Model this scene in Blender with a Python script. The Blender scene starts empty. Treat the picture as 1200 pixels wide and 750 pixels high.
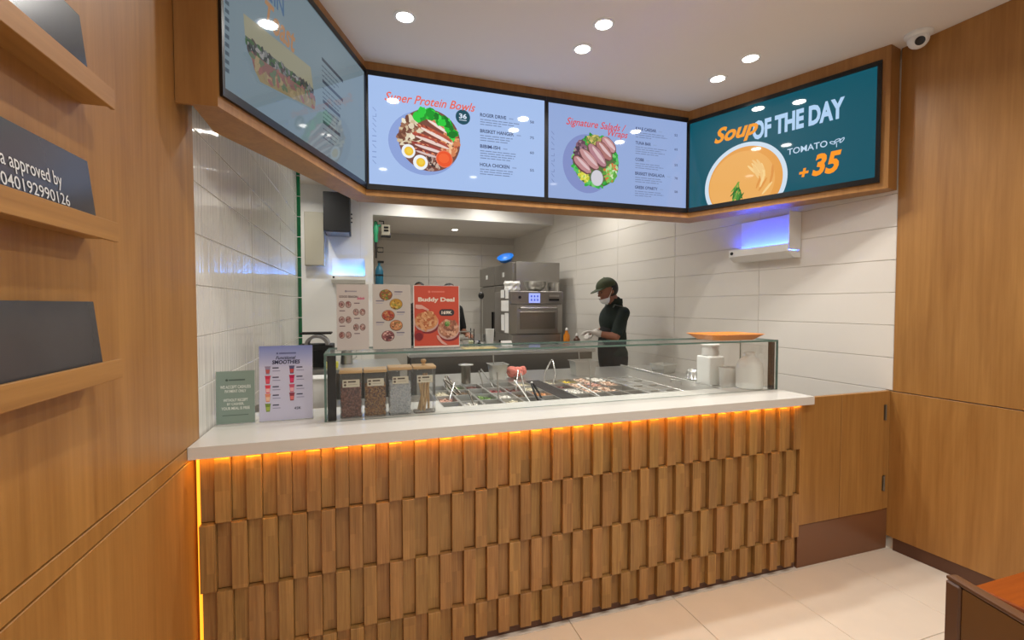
import bpy, bmesh, math, random
from mathutils import Matrix, Vector, Euler

# ------------------------------------------------------------------ camera
F_PX = 537.0
YAW, PITCH = math.radians(17.96), math.radians(-1.88)
CAM_H = 1.45
scene = bpy.context.scene
col = scene.collection
fw = Vector((math.sin(YAW) * math.cos(PITCH), math.cos(YAW) * math.cos(PITCH), math.sin(PITCH)))
rt = Vector((math.cos(YAW), -math.sin(YAW), 0))
dn = fw.cross(rt)
CAM = Vector((0, 0, CAM_H))
cd = bpy.data.cameras.new('camera')
cam = bpy.data.objects.new('camera', cd)
col.objects.link(cam)
cd.sensor_width = 36
cd.lens = F_PX / 1200 * 36
cd.clip_start = 0.02
cam.matrix_world = Matrix(((rt.x, -dn.x, -fw.x, 0), (rt.y, -dn.y, -fw.y, 0), (rt.z, -dn.z, -fw.z, CAM_H), (0, 0, 0, 1)))
scene.camera = cam

# ------------------------------------------------------------------ light of the place and exposure
vs = scene.view_settings
vs.view_transform = 'Standard'
vs.look = 'None'
vs.exposure = 0.0
vs.gamma = 1.0
vs.use_curve_mapping = False
world = bpy.data.worlds.new('world')
scene.world = world
world.use_nodes = True
world.node_tree.nodes['Background'].inputs[0].default_value = (1.0, 0.985, 0.96, 1)
world.node_tree.nodes['Background'].inputs[1].default_value = 0.60
LAMP_W = 7.7          # watts of one ceiling downlight
LAMP_COL = (1.0, 0.965, 0.90)

# ------------------------------------------------------------------ pixel helpers (1200 x 750 frame)
def ray(x, y):
    return rt * ((x - 600) / F_PX) + dn * ((y - 375) / F_PX) + fw
def on_z(x, y, z):
    r = ray(x, y); return CAM + r * ((z - CAM_H) / r.z)
def on_y(x, y, Y):
    r = ray(x, y); return CAM + r * (Y / r.y)
def on_x(x, y, X):
    r = ray(x, y); return CAM + r * (X / r.x)

def lin(c):
    return tuple(((v / 255) / 12.92 if v / 255 <= 0.04045 else ((v / 255 + 0.055) / 1.055) ** 2.4) for v in c)

# ------------------------------------------------------------------ materials
MATS = {}
def new_mat(name):
    m = bpy.data.materials.new(name); m.use_nodes = True
    MATS[name] = m
    return m, m.node_tree.nodes, m.node_tree.links, m.node_tree.nodes['Principled BSDF']

def plain(name, rgb, rough=0.5, metal=0.0, emit=0.0, noise=0.0, scale=30.0, bump=0.0, coat=0.0, alpha=None, trans=0.0, spec=0.5):
    m, N, L, b = new_mat(name)
    c = lin(rgb)
    b.inputs['Base Color'].default_value = (*c, 1)
    b.inputs['Roughness'].default_value = rough
    b.inputs['Metallic'].default_value = metal
    b.inputs['Specular IOR Level'].default_value = spec
    b.inputs['Coat Weight'].default_value = coat
    b.inputs['Transmission Weight'].default_value = trans
    if emit:
        b.inputs['Emission Color'].default_value = (*c, 1)
        b.inputs['Emission Strength'].default_value = emit
    if noise or bump:
        tc = N.new('ShaderNodeTexCoord'); nz = N.new('ShaderNodeTexNoise')
        nz.inputs['Scale'].default_value = scale; nz.inputs['Detail'].default_value = 4
        L.new(tc.outputs['Object'], nz.inputs['Vector'])
        if noise:
            hs = N.new('ShaderNodeHueSaturation'); hs.inputs['Color'].default_value = (*c, 1)
            mr = N.new('ShaderNodeMapRange'); mr.inputs['To Min'].default_value = 1 - noise; mr.inputs['To Max'].default_value = 1 + noise
            L.new(nz.outputs['Fac'], mr.inputs['Value']); L.new(mr.outputs['Result'], hs.inputs['Value'])
            L.new(hs.outputs['Color'], b.inputs['Base Color'])
        if bump:
            bp = N.new('ShaderNodeBump'); bp.inputs['Strength'].default_value = bump; bp.inputs['Distance'].default_value = 0.01
            L.new(nz.outputs['Fac'], bp.inputs['Height']); L.new(bp.outputs['Normal'], b.inputs['Normal'])
    return m

def wood(name, light, dark, rough=0.42, grain=(26, 26, 0.9), per_object=0.0, cathedral=0.55, lamella=0.0):
    """oak veneer: long vertical grain with broad cathedral figure"""
    m, N, L, b = new_mat(name)
    tc = N.new('ShaderNodeTexCoord')
    oi = N.new('ShaderNodeObjectInfo')
    add = N.new('ShaderNodeVectorMath'); add.operation = 'ADD'
    sc = N.new('ShaderNodeVectorMath'); sc.operation = 'SCALE'
    comb = N.new('ShaderNodeCombineXYZ')
    for i in range(3): L.new(oi.outputs['Random'], comb.inputs[i])
    L.new(comb.outputs[0], sc.inputs[0]); sc.inputs['Scale'].default_value = 37.0 if per_object else 5.0
    L.new(tc.outputs['Object'], add.inputs[0]); L.new(sc.outputs[0], add.inputs[1])
    mp = N.new('ShaderNodeMapping'); mp.inputs['Scale'].default_value = grain
    L.new(add.outputs[0], mp.inputs['Vector'])
    n1 = N.new('ShaderNodeTexNoise'); n1.inputs['Scale'].default_value = 2.2; n1.inputs['Detail'].default_value = 8; n1.inputs['Roughness'].default_value = 0.62
    L.new(mp.outputs[0], n1.inputs['Vector'])
    mp2 = N.new('ShaderNodeMapping'); mp2.inputs['Scale'].default_value = (grain[0] * 0.16, grain[1] * 0.16, grain[2] * 0.5)
    L.new(add.outputs[0], mp2.inputs['Vector'])
    n2 = N.new('ShaderNodeTexNoise'); n2.inputs['Scale'].default_value = 1.6; n2.inputs['Detail'].default_value = 5; n2.inputs['Distortion'].default_value = 1.6
    L.new(mp2.outputs[0], n2.inputs['Vector'])
    mx = N.new('ShaderNodeMix'); mx.data_type = 'FLOAT'; mx.inputs['Factor'].default_value = cathedral
    L.new(n1.outputs['Fac'], mx.inputs['A']); L.new(n2.outputs['Fac'], mx.inputs['B'])
    cr = N.new('ShaderNodeValToRGB')
    cr.color_ramp.elements[0].position = 0.30; cr.color_ramp.elements[0].color = (*lin(dark), 1)
    cr.color_ramp.elements[1].position = 0.68; cr.color_ramp.elements[1].color = (*lin(light), 1)
    L.new(mx.outputs['Result'], cr.inputs['Fac'])
    out = cr.outputs['Color']
    if per_object:
        hs = N.new('ShaderNodeHueSaturation')
        wn = N.new('ShaderNodeTexWhiteNoise'); wn.noise_dimensions = '1D'
        L.new(oi.outputs['Random'], wn.inputs['W'])
        mr = N.new('ShaderNodeMapRange'); mr.inputs['To Min'].default_value = 1 - per_object; mr.inputs['To Max'].default_value = 1 + per_object
        L.new(wn.outputs['Value'], mr.inputs['Value'])
        val = mr.outputs['Result']
        mrh = N.new('ShaderNodeMapRange'); mrh.inputs['To Min'].default_value = 0.493; mrh.inputs['To Max'].default_value = 0.504
        L.new(oi.outputs['Random'], mrh.inputs['Value']); L.new(mrh.outputs['Result'], hs.inputs['Hue'])
        if lamella:
            # glued strips inside one board: stepped cells across x and along z
            vm = N.new('ShaderNodeMapping'); vm.inputs['Scale'].default_value = (44, 0.0, 5.5)
            L.new(add.outputs[0], vm.inputs['Vector'])
            fl = N.new('ShaderNodeVectorMath'); fl.operation = 'FLOOR'; L.new(vm.outputs[0], fl.inputs[0])
            w2 = N.new('ShaderNodeTexWhiteNoise'); w2.noise_dimensions = '3D'; L.new(fl.outputs[0], w2.inputs['Vector'])
            m2 = N.new('ShaderNodeMapRange'); m2.inputs['To Min'].default_value = 1 - lamella; m2.inputs['To Max'].default_value = 1 + lamella
            L.new(w2.outputs['Value'], m2.inputs['Value'])
            mu = N.new('ShaderNodeMath'); mu.operation = 'MULTIPLY'
            L.new(val, mu.inputs[0]); L.new(m2.outputs['Result'], mu.inputs[1]); val = mu.outputs[0]
        L.new(val, hs.inputs['Value']); L.new(out, hs.inputs['Color'])
        out = hs.outputs['Color']
    L.new(out, b.inputs['Base Color'])
    b.inputs['Roughness'].default_value = rough
    bp = N.new('ShaderNodeBump'); bp.inputs['Strength'].default_value = 0.08; bp.inputs['Distance'].default_value = 0.004
    L.new(n1.outputs['Fac'], bp.inputs['Height']); L.new(bp.outputs['Normal'], b.inputs['Normal'])
    return m

def tile_mat(name, rgb, stretch, strength, rough=0.1):
    m, N, L, b = new_mat(name)
    c = lin(rgb)
    b.inputs['Base Color'].default_value = (*c, 1)
    b.inputs['Roughness'].default_value = rough
    tc = N.new('ShaderNodeTexCoord'); mp = N.new('ShaderNodeMapping'); mp.inputs['Scale'].default_value = stretch
    geo = N.new('ShaderNodeNewGeometry'); L.new(geo.outputs['Position'], mp.inputs['Vector'])
    nz = N.new('ShaderNodeTexNoise'); nz.inputs['Scale'].default_value = 1.0; nz.inputs['Detail'].default_value = 2
    L.new(mp.outputs[0], nz.inputs['Vector'])
    bp = N.new('ShaderNodeBump'); bp.inputs['Strength'].default_value = strength; bp.inputs['Distance'].default_value = 0.01
    L.new(nz.outputs['Fac'], bp.inputs['Height']); L.new(bp.outputs['Normal'], b.inputs['Normal'])
    return m

def pane_mat(name, tint, refl=0.5, haze=0.0):
    """clear sheet: see-through with a fresnel mirror, no refraction"""
    m, N, L, b = new_mat(name)
    N.remove(b)
    tr = N.new('ShaderNodeBsdfTransparent'); tr.inputs[0].default_value = (*tint, 1)
    gl = N.new('ShaderNodeBsdfGlossy'); gl.inputs['Roughness'].default_value = 0.02
    lw = N.new('ShaderNodeFresnel'); lw.inputs['IOR'].default_value = 1.45
    mr = N.new('ShaderNodeMath'); mr.operation = 'MULTIPLY'; mr.inputs[1].default_value = refl
    L.new(lw.outputs[0], mr.inputs[0])
    mx = N.new('ShaderNodeMixShader'); L.new(mr.outputs[0], mx.inputs[0]); L.new(tr.outputs[0], mx.inputs[1]); L.new(gl.outputs[0], mx.inputs[2])
    src = mx
    if haze:
        df = N.new('ShaderNodeBsdfDiffuse'); df.inputs[0].default_value = (0.75, 0.78, 0.78, 1)
        m2 = N.new('ShaderNodeMixShader'); m2.inputs[0].default_value = haze
        L.new(mx.outputs[0], m2.inputs[1]); L.new(df.outputs[0], m2.inputs[2]); src = m2
    L.new(src.outputs[0], N['Material Output'].inputs['Surface'])
    return m

def attr_mat(name, emit, rough=0.12, gain=1.0):
    """flat print: colour comes from the printed polygons"""
    m, N, L, b = new_mat(name)
    at = N.new('ShaderNodeAttribute'); at.attribute_name = 'Col'
    b.inputs['Roughness'].default_value = rough
    if emit:
        b.inputs['Specular IOR Level'].default_value = 0.3
        b.inputs['Base Color'].default_value = (0.01, 0.01, 0.01, 1)
        L.new(at.outputs['Color'], b.inputs['Emission Color'])
        b.inputs['Emission Strength'].default_value = gain
    else:
        L.new(at.outputs['Color'], b.inputs['Base Color'])
    return m

OAK = wood('oak_veneer', (176, 128, 68), (142, 96, 44))
OAK_H = wood('oak_lip', (182, 134, 72), (146, 100, 48), grain=(26, 0.9, 26))
OAK_SOFFIT = wood('oak_veneer_soffit', (174, 126, 70), (140, 94, 46))
SLAT = wood('oak_slat', (178, 135, 78), (136, 96, 48), rough=0.45, grain=(60, 60, 2.2), per_object=0.11, cathedral=0.3, lamella=0.13)
BAMBOO = wood('bamboo', (214, 178, 128), (180, 140, 92), grain=(2, 60, 60), cathedral=0.2)
TABLE_WOOD = wood('red_table_wood', (158, 76, 16), (120, 52, 8), rough=0.25, grain=(2, 30, 30))
TILE_L = tile_mat('white_glazed_tile_ripple', (222, 219, 212), (0.4, 42, 0.6), 0.40, 0.05)
TILE_R = tile_mat('white_glazed_tile', (226, 221, 212), (3, 3, 3), 0.03, 0.22)
GROUT = plain('grout', (206, 200, 190), 0.8)
CEIL = plain('ceiling_paint', (228, 222, 214), 0.9)
WHITE_WALL = plain('white_wall_panel', (226, 224, 218), 0.35)
FLOOR_T = plain('cream_floor_tile', (224, 213, 198), 0.3, noise=0.05, scale=9, bump=0.01)
FLOOR_G = plain('floor_grout', (150, 134, 116), 0.8)
SLAB = plain('white_stone_slab', (218, 215, 208), 0.22, noise=0.015, scale=18)
BROWN = plain('brown_laminate', (122, 80, 52), 0.35, noise=0.05, scale=3)
DARKBROWN = plain('dark_brown_baseboard', (88, 56, 38), 0.4)
BLACK = plain('black_plastic', (14, 14, 15), 0.3)
MATTE_BLACK = plain('black_matte', (18, 18, 19), 0.6)
STEEL = plain('brushed_steel', (192, 191, 186), 0.30, 0.88, noise=0.05, scale=60)
STEEL_D = plain('dark_steel', (132, 126, 116), 0.34, 1.0, noise=0.05, scale=40)
STEEL_FRIDGE = plain('satin_steel', (150, 146, 140), 0.42, 0.85, noise=0.04, scale=12)
DARK_PANEL = plain('black_strip', (48, 44, 42), 0.75, spec=0.2)
WHITE = plain('white_plastic', (232, 232, 228), 0.4)
MILK = plain('milky_plastic', (246, 248, 244), 0.45)
PAPER = plain('white_paper', (232, 230, 226), 0.7)
BEIGE = plain('beige_enamel', (172, 166, 148), 0.45)
GREEN_G = plain('green_glazed_edge', (18, 112, 66), 0.15)
GREEN_P = plain('green_pipe_paint', (60, 170, 120), 0.4)
TEAL_P = plain('teal_tank_paint', (24, 96, 120), 0.35)
BLUE_P = plain('blue_plastic', (20, 110, 200), 0.4)
ORANGE_T = plain('orange_tray', (226, 140, 62), 0.3)
ORANGE_S = plain('orange_sauce', (216, 130, 30), 0.3)
GLASS = pane_mat('clear_glass', (0.980, 0.990, 0.986), 0.24, 0.010)
GLASS_EDGE = plain('green_glass_edge', (98, 126, 116), 0.2)
JAR_GLASS = pane_mat('jar_glass', (0.97, 0.975, 0.975), 0.8, 0.06)
ACRYLIC = pane_mat('clear_acrylic', (0.97, 0.97, 0.97), 0.7, 0.05)
SMOKED = plain('smoked_acrylic', (92, 92, 94), 0.2, 0.5, noise=0.25, scale=5)
LED = plain('amber_led', (255, 178, 60), 0.5, emit=48.0)
LAMP_ON = plain('downlight_lens', (255, 250, 240), 0.5, emit=14.0)
UV = plain('blue_uv_tube', (50, 84, 255), 0.5, emit=85.0)
UV2 = plain('sky_blue_uv_tube', (70, 150, 255), 0.5, emit=70.0)
LCD = plain('oven_lcd', (150, 165, 235), 0.2, emit=0.9)
PRINT = attr_mat('colour_print', False, 0.35)
SCREEN = attr_mat('screen_pixels', True, 0.04, 1.0)
SKIN = plain('skin', (136, 88, 64), 0.55)
SHIRT = plain('dark_green_cloth', (15, 30, 23), 0.85, noise=0.2, scale=20)
APRON = plain('black_cloth', (24, 24, 24), 0.85, noise=0.2, scale=20)
CAPC = plain('olive_cap_cloth', (64, 72, 48), 0.85, noise=0.1, scale=40)
HAIR = plain('black_hair', (16, 14, 13), 0.6)
GLOVE = plain('clear_white_glove', (196, 190, 182), 0.45)
LEATHER = plain('brown_leather', (106, 72, 38), 0.4, noise=0.08, scale=8)
CHAIRFRAME = plain('chair_frame_wood', (98, 66, 44), 0.35, noise=0.08, scale=8)

# ------------------------------------------------------------------ mesh helpers
class MB:
    def __init__(s): s.v = []; s.f = []; s.m = []; s.c = []
    def _add(s, vs, fs, m=0):
        o = len(s.v); s.v += [tuple(p) for p in vs]
        for f in fs: s.f.append(tuple(i + o for i in f)); s.m.append(m)
        return s
    def box(s, x0, x1, y0, y1, z0, z1, m=0):
        vs = [(x, y, z) for z in (z0, z1) for y in (y0, y1) for x in (x0, x1)]
        return s._add(vs, [(0, 2, 3, 1), (4, 5, 7, 6), (0, 1, 5, 4), (2, 6, 7, 3), (0, 4, 6, 2), (1, 3, 7, 5)], m)
    def prism(s, poly, z0, z1, m=0):
        n = len(poly)
        vs = [(p[0], p[1], z0) for p in poly] + [(p[0], p[1], z1) for p in poly]
        fs = [tuple(reversed(range(n))), tuple(range(n, 2 * n))] + [(i, (i + 1) % n, n + (i + 1) % n, n + i) for i in range(n)]
        return s._add(vs, fs, m)
    def xform(s, mat, start=0):
        for i in range(start, len(s.v)): s.v[i] = tuple(mat @ Vector(s.v[i]))
        return s
    def lathe(s, prof, seg=24, c=(0, 0, 0), m=0, cap=True):
        """prof: list of (r, z)"""
        vs = []; n = len(prof)
        for r, z in prof:
            for k in range(seg):
                a = 2 * math.pi * k / seg
                vs.append((c[0] + r * math.cos(a), c[1] + r * math.sin(a), c[2] + z))
        fs = []
        for i in range(n - 1):
            for k in range(seg):
                k2 = (k + 1) % seg
                fs.append((i * seg + k, i * seg + k2, (i + 1) * seg + k2, (i + 1) * seg + k))
        if cap:
            fs.append(tuple(reversed(range(seg)))); fs.append(tuple(range((n - 1) * seg, n * seg)))
        return s._add(vs, fs, m)
    def tube(s, pts, r, seg=8, m=0):
        pts = [Vector(p) for p in pts]; n = len(pts)
        rr = r if isinstance(r, (list, tuple)) else [r] * n
        vs = []
        for i, p in enumerate(pts):
            t = (pts[min(i + 1, n - 1)] - pts[max(i - 1, 0)]).normalized()
            up = Vector((0, 0, 1)) if abs(t.z) < 0.95 else Vector((1, 0, 0))
            a = t.cross(up).normalized(); b = t.cross(a)
            for k in range(seg):
                w = 2 * math.pi * k / seg
                vs.append(p + (a * math.cos(w) + b * math.sin(w)) * rr[i])
        fs = [(i * seg + k, i * seg + (k + 1) % seg, (i + 1) * seg + (k + 1) % seg, (i + 1) * seg + k) for i in range(n - 1) for k in range(seg)]
        fs += [tuple(range(seg)), tuple(reversed(range((n - 1) * seg, n * seg)))]
        return s._add(vs, fs, m)
    def ell(s, c, r, seg=16, rings=10, rot=None, m=0):
        vs = []; R = rot.to_matrix() if rot else Matrix.Identity(3)
        c = Vector(c)
        for i in range(1, rings):
            t = math.pi * i / rings
            for k in range(seg):
                a = 2 * math.pi * k / seg
                vs.append(c + R @ Vector((r[0] * math.sin(t) * math.cos(a), r[1] * math.sin(t) * math.sin(a), r[2] * math.cos(t))))
        top = len(vs); vs.append(c + R @ Vector((0, 0, r[2]))); vs.append(c + R @ Vector((0, 0, -r[2])))
        fs = []
        for i in range(rings - 2):
            for k in range(seg):
                k2 = (k + 1) % seg
                fs.append((i * seg + k, (i + 1) * seg + k, (i + 1) * seg + k2, i * seg + k2))
        for k in range(seg):
            k2 = (k + 1) % seg
            fs.append((top, k, k2)); fs.append((top + 1, (rings - 2) * seg + k2, (rings - 2) * seg + k))
        return s._add(vs, fs, m)
    def cap2(s, p0, r0, p1, r1, m=0, seg=14):
        """tapered capsule"""
        s.tube([p0, p1], [r0, r1], seg, m)
        s.ell(p0, (r0, r0, r0), seg, 8, None, m); s.ell(p1, (r1, r1, r1), seg, 8, None, m)
        return s
    def mesh(s, name, mats, bevel=0.0, smooth=None, bseg=2):
        me = bpy.data.meshes.new(name)
        me.from_pydata(s.v, [], s.f)
        for m in (mats if isinstance(mats, (list, tuple)) else [mats]): me.materials.append(m)
        me.polygons.foreach_set('material_index', s.m)
        if bevel:
            bm = bmesh.new(); bm.from_mesh(me)
            bmesh.ops.bevel(bm, geom=bm.edges[:], offset=bevel, segments=bseg, profile=0.6, affect='EDGES', clamp_overlap=True)
            bm.to_mesh(me); bm.free()
        bm = bmesh.new(); bm.from_mesh(me); bmesh.ops.recalc_face_normals(bm, faces=bm.faces[:]); bm.to_mesh(me); bm.free()
        if smooth:
            me.polygons.foreach_set('use_smooth', [True] * len(me.polygons))
            me.set_sharp_from_angle(angle=math.radians(smooth))
        me.update()
        return me
    def build(s, name, mats, parent=None, bevel=0.0, smooth=None, bseg=2):
        return link(name, s.mesh(name, mats, bevel, smooth, bseg), parent)

def link(name, me, parent=None):
    o = bpy.data.objects.new(name, me); col.objects.link(o)
    if parent is not None: o.parent = parent
    return o

def thing(name, label, cat, loc=(0, 0, 0), rz=0.0, group=None, mat=None):
    o = bpy.data.objects.new(name, None); col.objects.link(o)
    o.empty_display_size = 0.1
    if mat is not None: o.matrix_world = mat
    else:
        o.location = loc; o.rotation_euler = (0, 0, rz)
    return tag(o, label, cat, group)

def tag(o, label, cat, group=None):
    o['label'] = label; o['category'] = cat
    if group: o['group'] = group
    return o

def struct(o):
    o['kind'] = 'structure'; return o

def frame(o, xd, yd):
    x = Vector(xd).normalized(); y = Vector(yd).normalized(); z = x.cross(y)
    return Matrix(((x.x, y.x, z.x, o[0]), (x.y, y.y, z.y, o[1]), (x.z, y.z, z.z, o[2]), (0, 0, 0, 1)))

# flat printed art: coloured polygons in a sheet's own plane (u right, v up, n towards the reader)
_tcache = {}
def text_polys(body, shear=0.0, bold=0.0):
    key = (body, shear, bold)
    if key not in _tcache:
        cu = bpy.data.curves.new('t', 'FONT'); cu.body = body; cu.shear = shear; cu.offset = bold
        cu.resolution_u = 3; cu.fill_mode = 'FRONT'; cu.dimensions = '2D'
        ob = bpy.data.objects.new('t', cu)
        me = bpy.data.meshes.new_from_object(ob)
        vs = [(v.co.x, v.co.y) for v in me.vertices]; fs = [tuple(p.vertices) for p in me.polygons]
        bpy.data.objects.remove(ob); bpy.data.curves.remove(cu); bpy.data.meshes.remove(me)
        _tcache[key] = (vs, fs)
    return _tcache[key]

class Art:
    def __init__(s, n0=0.001): s.v = []; s.f = []; s.c = []; s.n = n0
    def poly(s, pts, c, dn_=0.00005):
        o = len(s.v); s.v += [(p[0], p[1], s.n) for p in pts]; s.f.append(tuple(range(o, o + len(pts)))); s.c.append(lin(c)); s.n += dn_
        return s
    def rect(s, u0, v0, u1, v1, c): return s.poly([(u0, v0), (u1, v0), (u1, v1), (u0, v1)], c)
    def ell(s, cu, cv, ru, rv, c, rot=0.0, n=28, wob=0.0, rnd=None):
        pts = []
        for k in range(n):
            a = 2 * math.pi * k / n
            w = 1 + (rnd.uniform(-wob, wob) if rnd else 0)
            x, y = ru * w * math.cos(a), rv * w * math.sin(a)
            pts.append((cu + x * math.cos(rot) - y * math.sin(rot), cv + x * math.sin(rot) + y * math.cos(rot)))
        return s.poly(pts, c)
    def round_rect(s, u0, v0, u1, v1, r, c, n=5):
        pts = []
        for (cx, cy, a0) in ((u1 - r, v1 - r, 0), (u0 + r, v1 - r, 90), (u0 + r, v0 + r, 180), (u1 - r, v0 + r, 270)):
            for k in range(n + 1):
                a = math.radians(a0 + 90 * k / n); pts.append((cx + r * math.cos(a), cy + r * math.sin(a)))
        return s.poly(pts, c)
    def text(s, body, u0, v0, w, h, c, shear=0.0, bold=0.0, rot=0.0):
        vs, fs = text_polys(body, shear, bold)
        if not vs: return s
        xs = [p[0] for p in vs]; ys = [p[1] for p in vs]
        ax, ay = min(xs), min(ys); bx, by = max(xs) - ax or 1, max(ys) - ay or 1
        if w is None: w = h * bx / by
        o = len(s.v)
        for p in vs:
            x, y = (p[0] - ax) / bx * w, (p[1] - ay) / by * h
            s.v.append((u0 + x * math.cos(rot) - y * math.sin(rot), v0 + x * math.sin(rot) + y * math.cos(rot), s.n))
        for f in fs: s.f.append(tuple(i + o for i in f)); s.c.append(lin(c))
        s.n += 0.0001
        return s
    def lines(s, u0, v, w, n, dv, h, c, rnd):
        for i in range(n):
            ww = w * rnd.uniform(0.75, 1.0) if i < n - 1 else w * rnd.uniform(0.45, 0.8)
            u = u0
            while u < u0 + ww:
                l = min(rnd.uniform(0.02, 0.06) * w / 0.3, u0 + ww - u)
                s.rect(u, v - i * dv, u + l, v - i * dv + h, c); s.n -= 0.00005
                u += l + 0.006 * w / 0.3
        s.n += 0.0001
        return s
    def build(s, name, mat, parent):
        me = bpy.data.meshes.new(name)
        me.from_pydata(s.v, [], s.f); me.materials.append(mat)
        at = me.color_attributes.new('Col', 'FLOAT_COLOR', 'CORNER')
        i = 0
        for p, c in zip(me.polygons, s.c):
            for _ in p.vertices:
                at.data[i].color = (*c, 1); i += 1
        me.update()
        return link(name, me, parent)

def copy_tree(o, parent=None):
    c = o.copy(); col.objects.link(c)
    if parent is not None: c.parent = parent
    for ch in list(o.children): copy_tree(ch, c)
    return c

# ================================================================== THE SETTING
rng = random.Random(7)
H = 2.925                      # ceiling height
XL = -0.585                    # face of the left wall
PHI = math.radians(4.64)       # the right wall stands a little askew
RC = Vector((2.959, 1.861, 0)) # where right wall and gate meet
def right_x(Y): return RC.x - (Y - RC.y) * math.tan(PHI)

# floor
fl = struct(MB().box(-2.0, 5.2, -2.6, 7.8, -0.12, -0.012).build('floor', FLOOR_G))
TS, gap = 0.5635, 0.0025
tile_me = MB().box(0, TS - gap, 0, TS - gap, -0.0119, 0).mesh('floor_tile', FLOOR_T, bevel=0.0012, bseg=1)
for i in range(-3, 8):
    for j in range(-7, 2):
        o = link('floor_tile', tile_me, fl); o.location = (0.886 - TS + i * TS - TS, 1.30 + (j - 1) * TS + TS, 0)
kf = struct(MB().box(-1.9, 3.4, 2.5, 7.8, -0.0118, -0.004).build('floor_kitchen', FLOOR_T))

# ceiling with header over the kitchen
struct(MB().box(-2.0, 5.2, -2.6, 6.24, H, H + 0.1).build('ceiling', CEIL))
struct(MB().box(0.0, 3.2, 6.24, 7.8, 2.6, 2.7).build('ceiling_kitchen', CEIL))

# left wall: oak panels in front, glazed tile further in
GROUT_L = plain('pale_grout', (238, 235, 228), 0.6)
wl = struct(MB().box(-0.75, -0.606, -2.6, 1.967, 0, H).box(-0.75, -0.5962, 1.967, 4.80, 0, H).build('wall_left', GROUT_L))
for (z0, z1, x1) in ((0.012, 0.900, XL), (0.9045, 0.9495, XL), (0.954, H - 0.001, XL)):
    MB().box(-0.605, x1, -2.6, 1.966, z0, z1).build('oak_panel', OAK, wl, bevel=0.0015, bseg=1)
ZJ = [0.947 + 0.1925 * k for k in range(-2, 11)]
def tile_rows(parent, mat, y0, y1, w, x0, x1, name='wall_tile', jit=0.0, skip_low=False):
    cache = {}
    for k in range(len(ZJ) - 1):
        a = 0.036 if skip_low and ZJ[k] < 0.93 else y0
        while a < y1 - 0.01:
            b_ = min(a + w - (0.034 if a == 0.036 else 0), y1); key = round(b_ - a, 3)
            top = min(ZJ[k + 1], H) - 0.003 - ZJ[k]
            key = (key, round(top, 3))
            if key not in cache:
                cache[key] = MB().box(x0, x1, 0.0012, b_ - a - 0.0012, 0, top).mesh(name, mat, bevel=0.0018, bseg=1)
            o = link(name, cache[key], parent); o.location = (0, a, ZJ[k])
            if jit: o.rotation_euler = (0, rng.uniform(-jit, jit), rng.uniform(-jit, jit))
            a = b_
tile_rows(wl, TILE_L, 1.968, 4.798, 0.945, -0.596, -0.592, jit=0.0008)
for k in range(len(ZJ) - 1):                                    # green edging tiles at the wall's end
    e = MB().box(-0.606, -0.562, 4.801, 4.822, ZJ[k], min(ZJ[k + 1], H) - 0.006).build('edge_tile', GREEN_G, wl, bevel=0.002, bseg=1)

# right wall: oak panels towards the room, tile behind the gate
wr = struct(MB().box(0.02, 0.12, -4.6, 6.0, 0, H).box(0.0094, 0.02, 0.036, 6.0, 0, H).build('wall_right', GROUT))
wr.location = RC; wr.rotation_euler = (0, 0, PHI)
MB().box(0, 0.0195, -4.6, 0.0, 0.945, H - 0.001).build('oak_panel', OAK, wr, bevel=0.0015, bseg=1)
MB().box(0, 0.0195, -4.6, 0.034, 0.075, 0.940).build('oak_panel', OAK, wr, bevel=0.0015, bseg=1)
tile_rows(wr, TILE_R, 0.002, 5.96, 0.91, 0.006, 0.0092, skip_low=True)
bb = struct(MB().box(0.003, 0.0195, -4.6, -0.02, 0.0005, 0.074).build('baseboard_right', DARKBROWN))
bb.location = RC; bb.rotation_euler = (0, 0, PHI)

# wall at the back with the kitchen opening, and the kitchen behind
wb = struct(MB().box(-1.9, 0.126, 6.14, 6.24, 0, H).box(0.126, right_x(6.2) + 0.01, 6.14, 6.24, 2.6, H).build('wall_back', WHITE_WALL))
seam = MB().box(-0.030, -0.026, 6.1385, 6.1398, 0.0, H - 0.002).build('panel_seam', GROUT, wb)
struct(MB().box(0.026, 0.126, 6.241, 7.6, 0, 2.599).build('wall_kitchen_left', WHITE_WALL))
wk = struct(MB().box(0.0, 3.0, 7.62, 7.7, 0, 2.6).build('wall_kitchen_back', GROUT))
kt = MB().box(0, 0.897, -0.012, 0, 0, 0.1895).mesh('wall_tile', TILE_R, bevel=0.0018, bseg=1)
for i in range(3):
    for k in range(3, 12):
        o = link('wall_tile', kt, wk); o.location = (0.128 + i * 0.9, 7.619, 0.562 + 0.1925 * (k - 2))
struct(MB().box(-1.9, -1.8, 2.6, 6.14, 0, H).build('wall_scullery', WHITE_WALL))

# soffit that carries the menu screens
SF = [(-0.583, 1.800), (-0.459, 1.795), (0.022, 2.955), (2.375, 2.955), (2.857, 1.850), (2.9578, 1.868)]
SB = [(2.9515, 1.965), (2.54, 3.145), (-0.03, 3.150), (-0.542, 2.060), (-0.537, 1.813), (-0.583, 1.813)]
ZS = 2.118
so = struct(MB().prism(SF + SB, ZS, H - 0.0015).build('wall_soffit', OAK_SOFFIT))
FRONTS = [(Vector((*SF[1], ZS)), Vector((*SF[2], ZS))), (Vector((*SF[2], ZS)), Vector((*SF[3], ZS))), (Vector((*SF[3], ZS)), Vector((*SF[4], ZS)))]

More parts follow.
